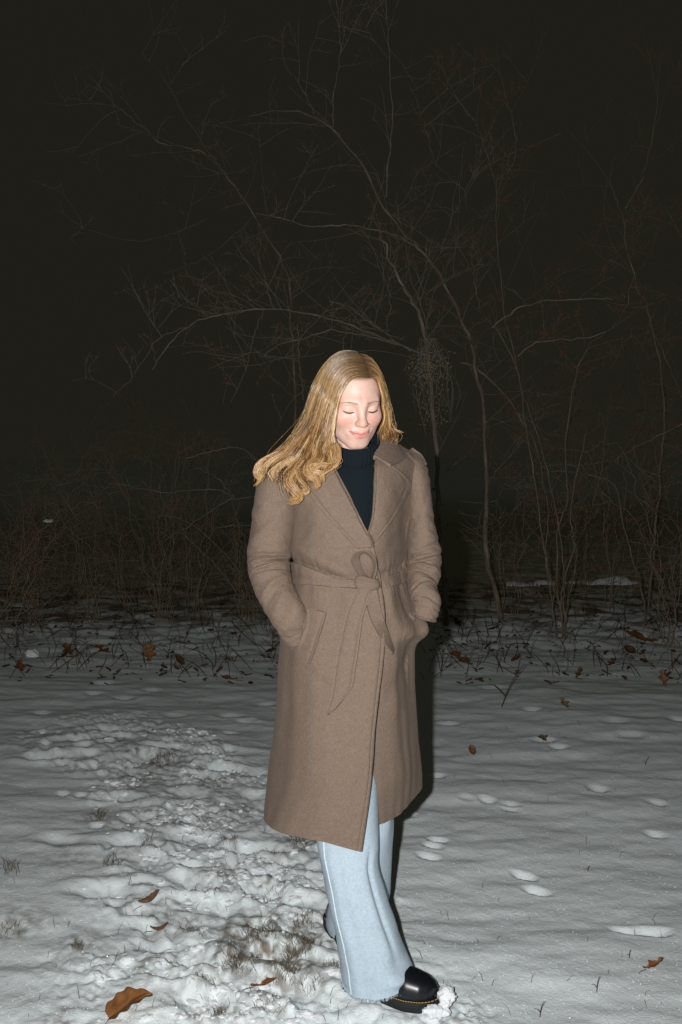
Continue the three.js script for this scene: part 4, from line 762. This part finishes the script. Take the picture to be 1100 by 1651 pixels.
// ---------------------------------------------------------------- trees and shrubs
function wood(name, label, category, base, group) { // collects branches as parts, twigs and buds as two joint parts
  const t = thing(name, label, category, base.toArray(), group);
  return { t, base, lines: [], tw: new MB(), bd: new MB(),
    limb(pts, r0, r1, kind = 'branch', mat = M.bark, n = 26, wob = .012) {
      let L0 = 0; for (let i = 1; i < pts.length; i++) L0 += pts[i].distanceTo(pts[i - 1]); n = Math.max(n, Math.round(L0 * 14)); wob *= 1.5;
      const c = curve(pts, n); const s = rnd() * 99; c.forEach((p, i) => { if (i) { p.x += wob * noise(i * .5, s, 1); p.y += wob * noise(i * .5, s, 2); p.z += wob * 2 * noise(i * .5, s, 3); } });
      r0 *= .52; r1 *= .65; const mb = new MB(); mb.tube(c, (k) => lerp(r0, r1, k ** .8) * (1 + .3 * noise(k * L0 * 3, s, 5)), 6); part(kind, mb.geo(base), mat, this.t); this.lines.push({ c, r0, r1 }); return c;
    },
    twigs(per, lo, hi, up = .3, depth = 2, mat, buds = .5, r = .0028) {
      const grow = (p, d, len, rad, lev) => {
        const pts = [p.clone()], n = 6, q = p.clone(), dir = d.clone();
        for (let i = 0; i < n; i++) { dir.x += rr(-.22, .22); dir.y += rr(-.22, .22) + .02 * up; dir.z += rr(-.22, .22); dir.normalize(); q.addScaledVector(dir, len / n); pts.push(q.clone()); if (rnd() < buds * .16 && lev < depth) { const b = .007 * rr(.7, 1.3); this.bd.tube([q.clone(), q.clone().add(V(rr(-b, b), b * 1.2, rr(-b, b))), q.clone().add(V(rr(-b, b), b * 2.2, rr(-b, b)))], (k) => .0045 * (1.05 - k * .8), 4); } }
        if (q.y < .05) return;
        this.tw.tube(pts, (k) => rad * (1 - .6 * k), 3, null, false);
        if (lev > 0) { const m = Math.floor(rr(1, 3.9)); for (let k = 0; k < m; k++) { const b = pts[1 + Math.floor(rnd() * (n - 1))], e = V(rr(-1, 1), rr(-.5, 1), rr(-.8, .8)).normalize(); e.addScaledVector(d, .75).normalize(); grow(b, e, len * rr(.3, .6), rad * .68, lev - 1); } }
      };
      for (const l of this.lines) {
        let L = 0; for (let i = 1; i < l.c.length; i++) L += l.c[i].distanceTo(l.c[i - 1]);
        const m = Math.max(1, Math.round(L * per));
        for (let k = 0; k < m; k++) { const s = rr(.12, 1) * (l.c.length - 1), p = crVec(l.c, s), d = crVec(l.c, Math.min(l.c.length - 1, s + .3)).sub(p).normalize(), e = V(rr(-1, 1), rr(-.6, 1) + up, rr(-.7, .7)).normalize().addScaledVector(d, .5).normalize(); if (p.y < .12) continue; grow(p, e, rr(lo, hi), r * rr(.7, 1.2), depth); }
      }
      if (this.tw.p.length) part('twigs', this.tw.geo(base), mat ?? M.twig, this.t).userData.kind = 'stuff';
      if (this.bd.p.length) part('buds', this.bd.geo(base), M.bud, this.t).userData.kind = 'stuff';
      return this.t;
    } };
}
const T = (arr, z, dz = 0) => arr.map((q, i) => P(q[0], q[1], z + dz * i / (arr.length - 1)));
const footAt = (px, py) => { const g = onGround(px, py); return g; };
seed(301);
{ // tree whose trunk leans up and arches over to the left
  const b = footAt(808, 1003), w = wood('arching_tree', 'bare tree with a slender trunk right of the woman arching far over her head', 'tree', b), z = b.z;
  w.limb([b, ...T([[797, 950], [787, 909], [783, 856], [783, 762], [782, 684], [777, 639], [769, 598], [757, 545], [740, 510], [712, 450], [685, 412], [650, 375], [622, 340], [592, 280], [560, 235], [525, 200], [480, 180], [400, 186]], z, .7)], .05, .006, 'trunk', M.bark, 70, .015);
  w.limb(T([[744, 584], [769, 594], [793, 615], [822, 647], [846, 684], [863, 717], [871, 745], [879, 795], [887, 827]], z, .3), .026, .006);
  w.limb(T([[623, 318], [627, 260], [632, 200], [630, 130], [627, 60], [622, -5]], z + .6, -.1), .013, .005, 'branch', M.barkPale);
  w.limb(T([[629, 98], [606, 68], [588, 42], [572, 18]], z + .6, .2), .006, .003);
  w.limb(T([[537, 206], [537, 160], [546, 110], [549, 70], [543, 0]], z + .7), .009, .004, 'branch', M.barkPale);
  w.limb(T([[508, 192], [496, 158], [478, 130], [459, 102], [455, 62]], z + .7), .009, .004);
  w.limb(T([[700, 258], [690, 222], [676, 175], [657, 128]], z + .3), .007, .003);
  w.limb(T([[712, 400], [730, 350], [750, 315], [790, 265], [903, 215]], z + .3), .009, .003);
  w.limb(T([[560, 362], [600, 370], [650, 384], [690, 415]], z + .5), .009, .010, 'branch', M.barkPale);
  w.limb(T([[412, 344], [455, 352], [500, 365], [560, 362]], z + .6), .005, .009, 'branch', M.barkPale);
  w.limb(T([[752, 338], [750, 310], [725, 285], [700, 262]], z + .3), .006, .004);
  w.limb(T([[775, 505], [768, 470], [764, 435], [756, 405]], z + .2), .008, .004, 'branch', M.barkPale);
  w.limb(T([[783, 790], [800, 760], [825, 735], [850, 700]], z), .010, .004);
  w.twigs(6, .15, .7, .25, 3, M.twig, .5, .0019);
}
{ // the tree right behind her head, with low arching limbs to the left
  const b = footAt(715, 1000); b.z += .2; const w = wood('low_limbed_tree', 'bare tree behind her head with pale limbs arching low to the left', 'tree', b), z = b.z;
  w.limb([b, ...T([[712, 900], [705, 780], [698, 660], [690, 575], [683, 525], [665, 488], [645, 450], [628, 415], [612, 380]], z, .4)], .055, .012, 'trunk', M.barkPale, 50, .02);
  w.limb(T([[690, 575], [640, 553], [600, 538], [560, 523], [500, 506], [440, 498], [390, 501], [340, 511], [300, 528], [270, 560], [245, 596]], z + .4, .8), .017, .005, 'branch', M.barkPale, 44);
  w.limb(T([[652, 558], [600, 545], [560, 536], [525, 534], [490, 545], [450, 556], [425, 575]], z + .5, .6), .013, .005, 'branch', M.barkPale, 34);
  w.limb(T([[640, 552], [610, 530], [575, 505], [550, 490], [530, 486]], z + .5, .3), .009, .004, 'branch', M.barkPale);
  w.limb(T([[622, 540], [628, 500], [630, 465], [628, 445]], z + .5), .009, .004);
  w.limb(T([[440, 500], [432, 470], [425, 445], [418, 430]], z + .8), .010, .004);
  w.limb(T([[480, 525], [482, 570], [486, 610], [489, 645]], z + .9), .007, .004, 'branch', M.barkPale);
  w.limb(T([[340, 512], [315, 490], [290, 480]], z + 1), .006, .003);
  w.limb(T([[425, 502], [410, 540], [395, 600], [372, 650]], z + .8), .008, .003);
  w.limb(T([[300, 528], [255, 545], [220, 600], [180, 640]], z + 1), .006, .003);
  w.limb(T([[690, 530], [678, 490], [662, 445], [655, 400], [640, 330]], z + .2), .012, .004, 'branch', M.bark);
  w.limb(T([[665, 490], [700, 465], [740, 440], [780, 425]], z + .2), .008, .003);
  w.limb(T([[560, 525], [553, 560], [562, 575]], z + .6), .007, .003);
  w.twigs(7, .15, .7, .35, 3, M.twig, .5, .0019);
}
{ // tree on the left that leans up to the far left corner
  const b = footAt(470, 985); const w = wood('leaning_tree', 'thin bare tree behind her right sleeve leaning up towards the upper left', 'tree', b), z = b.z;
  w.limb([b, ...T([[478, 800], [475, 640], [470, 520], [462, 440], [430, 380], [392, 320], [362, 278], [338, 250], [300, 238], [255, 228], [238, 213], [205, 185], [175, 158], [138, 113]], z, .8)], .032, .005, 'trunk', M.bark, 60, .02);
  w.limb(T([[338, 250], [318, 217], [298, 190], [276, 145], [255, 115], [228, 86]], z + .7), .010, .003);
  w.limb(T([[276, 135], [292, 110], [312, 80], [337, 56]], z + .8), .007, .003);
  w.limb(T([[430, 345], [424, 300], [420, 245], [415, 195]], z + .4), .009, .004);
  w.limb(T([[415, 345], [418, 380], [440, 430], [455, 470]], z + .4), .008, .004);
  w.limb(T([[400, 360], [360, 395], [310, 425], [262, 440]], z + .5), .007, .003);
  w.limb(T([[330, 355], [270, 380], [210, 388], [160, 375], [115, 365]], z + .6), .006, .003);
  w.limb(T([[395, 275], [350, 282], [300, 285]], z + .6), .006, .003);
  w.limb(T([[475, 640], [430, 600], [402, 560], [385, 535]], z + .2), .008, .003);
  w.limb(T([[240, 213], [180, 195], [130, 145]], z + .8), .004, .002);
  w.twigs(4, .18, .7, .2, 3, M.twig, .3, .0018);
}
{ // slim tree on the right edge
  const b = footAt(1042, 1000), w = wood('slim_tree', 'slim bare tree at right with one long drooping arc above the snow', 'tree', b), z = b.z;
  w.limb([b, ...T([[1037, 960], [1018, 897], [1006, 852], [994, 786], [961, 768], [916, 760], [871, 762], [845, 772], [830, 785]], z, .4)], .022, .004, 'trunk', M.bark, 44);
  w.limb(T([[1100, 684], [1059, 704], [1018, 725], [990, 745]], z + .2), .011, .005, 'branch', M.barkPale);
  w.limb(T([[1020, 720], [1035, 760], [1055, 785], [1105, 776]], z + .2), .009, .004);
  w.limb(T([[1003, 785], [1040, 810], [1075, 830], [1105, 865]], z + .2), .008, .004);
  w.limb(T([[1008, 336], [1025, 308], [1038, 275], [1052, 220], [1061, 150]], z + .5), .010, .004, 'branch', M.barkPale);
  w.limb([...T([[1045, 980], [1062, 800], [1070, 650], [1050, 520], [1020, 440], [1005, 345]], z, .5)], .02, .008, 'branch', M.bark, 40);
  w.limb(T([[1020, 440], [985, 420], [960, 425]], z + .4), .007, .003);
  w.limb(T([[1005, 345], [985, 300], [992, 250]], z + .5), .006, .003);
  w.limb(T([[1100, 385], [1080, 345], [1065, 335]], z + .5), .006, .003);
  w.limb(T([[1020, 445], [1010, 490], [985, 530], [940, 560]], z + .5), .008, .003);
  w.limb(T([[1055, 540], [1075, 580], [1100, 640]], z + .5), .008, .003);
  w.limb(T([[1016, 330], [1035, 360], [1000, 400], [965, 445]], z + .5), .005, .003);
  w.twigs(6, .18, .7, .15, 3, M.twigBrown, .7, .0019);
}
{ // shrub behind with pale boughs pointing right
  const b = footAt(900, 1028), w = wood('spreading_shrub', 'multi-stemmed shrub right of the arching trunk with pale boughs reaching right', 'shrub', b), z = b.z;
  const st = [[[893, 960], [876, 880], [866, 800], [850, 700], [835, 600], [800, 530]], [[898, 950], [900, 860], [915, 800], [912, 720], [930, 600], [950, 560]], [[905, 960], [925, 880], [920, 820], [945, 700]], [[890, 970], [880, 900], [885, 830]], [[910, 970], [908, 900], [888, 780], [850, 650]], [[915, 980], [930, 900], [918, 855]]];
  st.forEach((s, i) => w.limb([b.clone().add(V(rr(-.06, .06), 0, rr(-.1, .1))), ...T(s, z, .3)], .018, .006, 'stem', M.bark, 34));
  w.limb(T([[793, 527], [815, 512], [840, 496], [880, 486], [930, 482], [988, 482]], z + .3, .2), .014, .005, 'branch', M.barkPale);
  w.limb(T([[835, 575], [855, 558], [885, 549], [930, 546], [978, 537]], z + .3, .2), .012, .005, 'branch', M.barkPale);
  w.limb(T([[875, 490], [876, 515], [878, 540]], z + .4), .005, .003); w.limb(T([[850, 492], [840, 478], [815, 462]], z + .4), .006, .003); w.limb(T([[830, 258], [832, 225], [825, 185], [814, 163]], z + .3), .007, .003);
  w.limb(T([[766, 196], [745, 170], [722, 130], [705, 88]], z + .3), .007, .003); w.limb(T([[835, 600], [810, 480], [800, 350], [802, 280]], z + .3), .008, .004); w.limb(T([[800, 300], [780, 230], [766, 196]], z + .3), .006, .004); w.limb(T([[802, 290], [820, 275], [830, 258]], z + .3), .006, .005);
  w.twigs(6.5, .15, .65, .2, 3, M.twigBrown, .7, .0019);
}
function shrub(px, py, n, h, label, lean = 0, mat = M.twigBrown, dens = 4, pale = M.twigBrown, group) {
  const b = footAt(px, py), w = wood('bare_shrub', label, 'shrub', b, group);
  for (let k = 0; k < n; k++) {
    const az = rr(0, 6.28), sp = rr(.1, .9), hh = h * rr(.3, 1.25), dx = Math.cos(az) * sp * h * .55 + lean * hh, dz = Math.sin(az) * sp * .5 * h * .5, droop = rr(.0, .28) * hh, s = b.clone().add(V(rr(-.08, .08), -.02, rr(-.08, .08)));
    w.limb([s, s.clone().add(V(dx * .18, hh * .35, dz * .2)), s.clone().add(V(dx * .5, hh * .72, dz * .55)), s.clone().add(V(dx * .95, hh, dz)), s.clone().add(V(dx * 1.5, hh * 1.02 - droop, dz * 1.4))], rr(.0032, .0068), .0016, 'stem', rnd() < .3 ? M.barkPale : pale, 22, .045);
  }
  w.twigs(dens * 1.2, .12, .6, .12, 2, mat, .6, .0022); return w.t;
}
seed(808);
shrub(262, 1003, 16, 1.35, 'dense many-stemmed shrub at left beside the arm, tallest of the left thicket', 0);
shrub(212, 992, 9, 1.25, 'shrub of reddish stems fanning left in the middle of the left thicket', -.25);
shrub(150, 1008, 10, 1.1, 'low twiggy shrub left of centre in the left thicket', -.1);
shrub(60, 1012, 12, 1.0, 'tangled brown shrub near the left edge of the picture', -.05);
shrub(8, 1030, 8, .9, 'sparse shrub cut off by the left edge of the picture', .25);
shrub(310, 995, 8, 1.3, 'shrub of straight upright stems left of the woman\'s sleeve', .05);
shrub(395, 1010, 9, .9, 'low dark shrub right behind the elbow of her sleeve', .1);
shrub(440, 1035, 7, .55, 'knee-high bush of stiff twigs touching the edge of the coat on the left', -.1);
shrub(820, 990, 5, 1.2, 'thin upright shoots beside the foot of the arching trunk', 0, M.twig, 3);
shrub(985, 985, 7, 1.5, 'tangle of reddish twigs in front of the far snowy log', .05);
shrub(1085, 1045, 8, 1.7, 'tall thin shrub at the right edge of the picture', -.04);
shrub(940, 960, 7, 1.6, 'fine twiggy shrub standing behind the multi-stemmed shrub', 0);
shrub(100, 960, 9, 1.5, 'dim shrub deep behind the left thicket', .0);
shrub(340, 955, 9, 1.7, 'dim tall shrub deep behind the upright stems', -.1);
shrub(1060, 950, 9, 2.1, 'dim shrub with drooping red twigs at far right', -.1);
{ // long pale shoots of the left thicket
  const b = footAt(409, 1000), w = wood('bramble', 'long pale bramble canes leaning across the left thicket', 'bramble', b), z = b.z;
  w.limb([b, ...T([[368, 935], [330, 893], [286, 854]], z, .2)], .010, .004, 'cane', M.barkPale); w.limb(T([[411, 800], [378, 804], [348, 817], [310, 845], [266, 872]], z + .3), .009, .005, 'cane', M.barkPale);
  w.limb(T([[378, 803], [352, 790], [311, 790], [270, 794], [229, 788], [176, 778]], z + .3), .008, .004, 'cane', M.barkPale); w.limb(T([[405, 847], [375, 848], [346, 852]], z + .3), .007, .004, 'cane', M.barkPale);
  w.limb([b.clone().add(V(-.1, 0, 0)), ...T([[395, 940], [350, 880], [300, 840], [250, 830]], z, .1)], .008, .003, 'cane', M.twigBrown); w.limb([b.clone().add(V(-1.1, 0, .1)), ...T([[215, 985], [170, 950], [150, 935]], z + .1)], .008, .004, 'cane', M.barkPale);
  w.limb(T([[378, 802], [360, 780], [340, 765], [315, 753]], z + .3), .006, .003, 'cane', M.barkPale); w.limb(T([[124, 838], [105, 805], [86, 773]], z), .006, .003, 'cane', M.barkPale);
  w.limb(T([[300, 740], [350, 725], [390, 723], [412, 742]], z), .005, .003, 'cane', M.twig);
  w.twigs(2, .1, .35, .2, 1, M.twig, .4, .0022);
}
{ // dried vine with pale seed heads on the trunk behind her head
  seed(404); const c = P(690, 595, -5.2), t = thing('dried_vine', 'hanging clump of pale dried vine and seed heads right of her hair', 'vine', c.toArray()), st = new MB(), sd = new MB();
  const loc = (px, py) => P(px, py, c.z + rr(-.12, .12));
  for (let k = 0; k < 26; k++) { const x = rr(655, 725), y = rr(570, 600); st.tube(curve([P(690 + rr(-15, 15), 545, c.z + .05), loc(x, y), loc(x + rr(-18, 18), y + rr(10, 40)), loc(x + rr(-20, 20), y + rr(40, 110))], 14), (q) => .0013, 3, null, false); }
  for (let k = 0; k < 420; k++) { const g = rnd() < .75, p = g ? loc(690 + (rnd() + rnd() - 1) * 44, 592 + (rnd() + rnd() - 1) * 34) : loc(rr(655, 725), rr(560, 690)), d = V(rr(-1, 1), rr(-1.2, .3), rr(-1, 1)).normalize(), l = rr(.008, .028), b = V(rr(-1, 1), rr(-1, 1), rr(-1, 1)).cross(d).normalize().multiplyScalar(rr(.003, .006)); sd.tube([p, p.clone().addScaledVector(d, l * .5).add(b), p.clone().addScaledVector(d, l)], (q) => .0035 * (1.1 - Math.abs(q - .5) * 1.6), 4); }
  part('vine_stem', st.geo(c), M.twig, t); part('seed_heads', sd.geo(c), M.seed, t).userData.kind = 'stuff';
}
{ // the far log under snow
  const c = G(985, 960), z = -8.6, a = P(815, 940, z), b = P(1140, 945, z), t = thing('fallen_log', 'dark fallen log capped with snow far behind the right thicket', 'log', [0, 0, z]), mb = new MB(), sn = new MB();
  const n = 90, pts = [], top = []; for (let i = 0; i < n; i++) { const k = i / (n - 1), p = a.clone().lerp(b, k); p.y += .03 * noise(k * 9, 2); p.z += .1 * noise(k * 4, 7); pts.push(p.clone().add(V(0, -.14, 0))); }
  mb.tube(pts, (k) => .13 * (1 + .2 * noise(k * 12, 3)), 12); part('trunk', shiftGeo(mb.geo(), V(0, 0, z)), M.stalk, t);
  sn.grid(n, 16, (i, j) => { const k = i / (n - 1), p = pts[i], ang = PI * j / 15, hgt = Math.max(0, .055 + .07 * noise(k * 7 + 3, 5) + .06 * Math.exp(-(((k - .53) / .05) ** 2)) + .03 * noise(k * 30, 8)) * (k < .12 ? .7 : 1), w = .10; return { p: V(p.x, p.y + .105 + hgt * Math.sin(ang) + .01 * noise(k * 60, j), p.z + w * Math.cos(ang)) }; });
  part('snow_cap', shiftGeo(sn.geo(), V(0, 0, z)), M.snowLump, t);
}
{ // a blob of snow held in the twigs at the left
  const c = P(78, 840, -5.6), g = nets((x, y, z) => sEll(x, y, z, 0, 0, 0, .045, .014, .04) + .008 * noise(x * 40, y * 40, z * 40), V(-.07, -.04, -.07), V(.07, .04, .07), .006), m = part('snow_clump', g, M.snowLump, scene);
  m.position.copy(c); tag(m, 'small white pat of snow caught in twigs at the left edge', 'snow');
  const c2 = onGround(52, 1058), g2 = nets((x, y, z) => sEll(x, y, z, 0, 0, 0, .05, .035, .04) + .012 * noise(x * 40, y * 40, z * 40), V(-.07, -.06, -.07), V(.07, .06, .07), .006), m2 = part('snow_clump', g2, M.snowLump, scene);
  m2.position.copy(c2).add(V(0, .02, 0)); tag(m2, 'lump of snow on the ground below the left edge twigs', 'snow');
}
// ---------------------------------------------------------------- small growth on the ground
{
  seed(909); const mb = new MB(); // brushwood along the thicket edge
  for (let k = 0; k < 420; k++) {
    const rw = rr(.0012, .003), left = rnd() < .5, px = left ? rr(-20, 450) : rr(685, 1120), py = lerp(965, 1095, rnd() ** 1.25), g = onGround(px, py), h = rr(.05, .28), a = rr(-1, 1) * rr(.2, 2.2), pts = [g.clone().add(V(0, -.02, 0)), g.clone().add(V(a * h * .45 + rr(-.02, .02), h * rr(.35, .6), rr(-.1, .1))), g.clone().add(V(a * h * .95, h * rr(.6, 1.1), rr(-.2, .2)))];
    mb.tube(curve(pts, 7), (t) => rw * (1 - .5 * t), 4, null, false);
    if (rnd() < .4) { const q = pts[1]; mb.tube([q, q.clone().add(V(rr(-.1, .1), rr(0, .1), rr(-.05, .05)))], .0015, 3, null, false); }
  }
  tag(part('undergrowth', mb.geo(), M.stalk, scene), 'low brushwood and dead stalks poking through the snow along the thicket', 'brushwood', null, 'stuff');
}
{
  seed(727); const mb = new MB(), dk = [C(.10, .05, .024), C(.06, .032, .016), C(.15, .075, .03), C(.05, .035, .02)]; // torn bits of leaf
  for (let k = 0; k < 420; k++) {
    const left = rnd() < .5, px = left ? rr(-20, 450) : rr(690, 1120), py = lerp(968, 1105, rnd() ** 1.2), g = onGround(px, py), l = rr(.015, .055), w = l * rr(.3, .7), a = rr(0, 6.28), d = V(Math.cos(a), rr(-.1, .5), Math.sin(a)).multiplyScalar(l), n = V(-Math.sin(a), rr(-.2, .6), Math.cos(a)).multiplyScalar(w), c = dk[Math.floor(rnd() * 4)], o = g.clone().add(V(0, .004 + l * .1, 0));
    mb.grid(3, 4, (i, j) => { const s = i - 1, t = j / 3 - .5, q = Math.sin((j + .4) / 3.8 * PI) * (.8 + .4 * rnd()); return { p: o.clone().addScaledVector(d, t).addScaledVector(n, s * q * .5).add(V(0, Math.abs(s) * w * .3 + rr(-.003, .003), 0)), c }; });
  }
  tag(part('leaf_litter', mb.geo(), M.leaf, scene), 'torn bits of dead leaves littering the snow under the thicket', 'leaf litter', null, 'stuff');
}
{
  seed(838); const mb = new MB(); // loose ice crystals on the crust
  for (let k = 0; k < 6000; k++) { const px = rr(0, 1100), py = lerp(1130, 1650, rnd() ** .8), g = onGround(px, py), r = rr(.0008, .0016), n = V(rr(-1, 1), rr(-.2, 1), rr(-1, 1)).normalize(), u = V(n.y, -n.x, .3).cross(n).normalize(), w = V().crossVectors(n, u), b = mb.p.length / 3; g.y += .001; for (let i = 0; i < 5; i++) mb.vert(g.clone().addScaledVector(u, r * Math.cos(i * 1.2566)).addScaledVector(w, r * Math.sin(i * 1.2566))); mb.i.push(b, b + 1, b + 2, b, b + 2, b + 3, b, b + 3, b + 4); }
  tag(part('ice_crystals', mb.geo(), M.ice, scene), 'tiny glinting ice crystals lying on the snow crust', 'ice', null, 'stuff');
}
{
  seed(626); const mb = new MB(), lumps = []; // crumbs of kicked-up snow
  for (let q = 0; q < 5; q++) { const g = new THREE.IcosahedronGeometry(1, 1), p = g.attributes.position, o = []; for (let i = 0; i < p.count; i++) { const v = V(p.getX(i), p.getY(i), p.getZ(i)); v.multiplyScalar(1 + .55 * noise(v.x * 1.3 + q * 9, v.y * 1.3, v.z * 1.3) + .35 * noise(v.x * 3.1, v.y * 3.1 + q * 5, v.z * 3.1)); o.push(v); } lumps.push(o); }
  for (let k = 0; k < 2000; k++) {
    const t = rnd(), px = lerp(250, 400, t) + (rnd() + rnd() - 1) * lerp(210, 300, t), py = lerp(1175, 1650, t), g = onGround(px, py), m = trackMask(g.x, g.z); if (rnd() > m * sstep(-.25, .3, noise(g.x * 3.2, g.z * 3.2, 40)) + .02) continue;
    const r = .003 + .013 * rnd() ** 3.2, sx = r * rr(.7, 1.9), sy = r * rr(.4, .85), sz = r * rr(.8, 1.3), a = rr(0, 6.28), ca = Math.cos(a), sa = Math.sin(a), b = mb.p.length / 3;
    for (const v of lumps[k % 5]) { const x = v.x * sx, z = v.z * sz; mb.vert(V(g.x + x * ca - z * sa, g.y + sy * .05 + v.y * sy, g.z + x * sa + z * ca)); }
    for (let i = 0; i < lumps[0].length; i++) mb.i.push(b + i);
  }
  tag(part('snow_crumbs', mb.geo(), M.snowLump, scene), 'loose crumbs of kicked-up snow strewn over the trampled track', 'snow', null, 'stuff');
}
{
  seed(515); const mb = new MB(); // blades of grass through the snow
  const blade = (g, h, lean) => { const w = rr(.0005, .0011), a = g.clone(), b = g.clone().add(V(lean * h * .3, h * .6, rr(-.3, .3) * h)), c = g.clone().add(V(lean * h, h, rr(-.5, .5) * h)); mb.tube([a, b, c], (t) => w * (1.1 - t), 3, null, false); };
  const tuft = (px, py, n, spread, h) => { for (let k = 0; k < n; k++) { const g = onGround(px + rr(-1, 1) * spread, py + rr(-1, 1) * spread * .5); g.y -= .004; blade(g, h * rr(.4, 1.2), rr(-1, 1)); } };
  for (let k = 0; k < 520; k++) { const px = rr(0, 1100), py = lerp(1100, 1650, rnd()), g = onGround(px, py), d = trackMask(g.x, g.z); if (rnd() < .25 + .75 * d) blade(g, rr(.008, .04), rr(-.9, .9)); }
  for (const [x, y, n, s, h] of [[480, 1530, 160, 24, .035], [415, 1515, 120, 26, .03], [395, 1560, 110, 24, .03], [460, 1575, 110, 22, .03], [375, 1550, 60, 14, .03], [155, 1320, 34, 12, .05], [180, 1395, 26, 14, .04], [20, 1405, 30, 14, .05], [235, 1357, 24, 10, .04], [265, 1225, 50, 16, .04], [370, 1360, 30, 14, .03], [480, 1360, 40, 14, .03], [125, 1530, 30, 9, .03], [440, 1440, 40, 20, .03], [500, 1590, 40, 14, .03], [350, 1640, 40, 14, .03], [20, 1500, 30, 18, .03], [490, 1490, 60, 16, .03], [300, 1500, 40, 24, .02], [330, 1590, 40, 24, .02], [440, 1630, 50, 26, .02], [540, 1560, 40, 16, .02], [350, 1420, 30, 24, .02], [430, 1390, 30, 24, .02]]) tuft(x, y, n, s, h);
  tag(part('grass', mb.geo(), M.dryGrass, scene), 'dry grass blades poking through the trampled and open snow', 'grass', null, 'stuff');
}
seed(616);
[[808, 1140, .25, .5, 'forked dark twig lying on the snow right of the coat'], [1015, 1596, .03, 0, 'single short stalk standing in the snow above the rust leaf near the right edge', 1545], [962, 1600, .05, .1, 'thin upright stalk in smooth snow left of the rust coloured leaf'], [948, 1405, .025, .1, 'short dark stub of a weed right of the double animal print'], [870, 1610, .05, .2, 'small bent stalk at the bottom right of the smooth snow', 1640], [1040, 1235, .05, .3, 'dark bent weed stalk in the upper right of the smooth snow']].forEach(([px, py, h, lean, label, y2]) => {
  const g = onGround(px, y2 ?? py), t = thing('weed_stalk', label, 'twig', g.toArray()), mb = new MB(), m2 = new MB(), fk = h > .2;
  mb.tube(curve([V(0, -.01, 0), V(lean * h * .4, h * .5, 0), V(lean * h, h, .01)], 9), (k) => (fk ? .004 : .0014) * (1 - .5 * k), 5); part('stem', mb.geo(), M.stalk, t);
  m2.tube(curve([V(lean * h * .2, h * .25, 0), V(-h * .15, h * .5, .005), V(-h * .35, h * .55, .01)], 7), (k) => (fk ? .003 : .001) * (1 - .5 * k), 4); part('side_shoot', m2.geo(), M.stalk, t);
});
renderer.render(scene, camera);
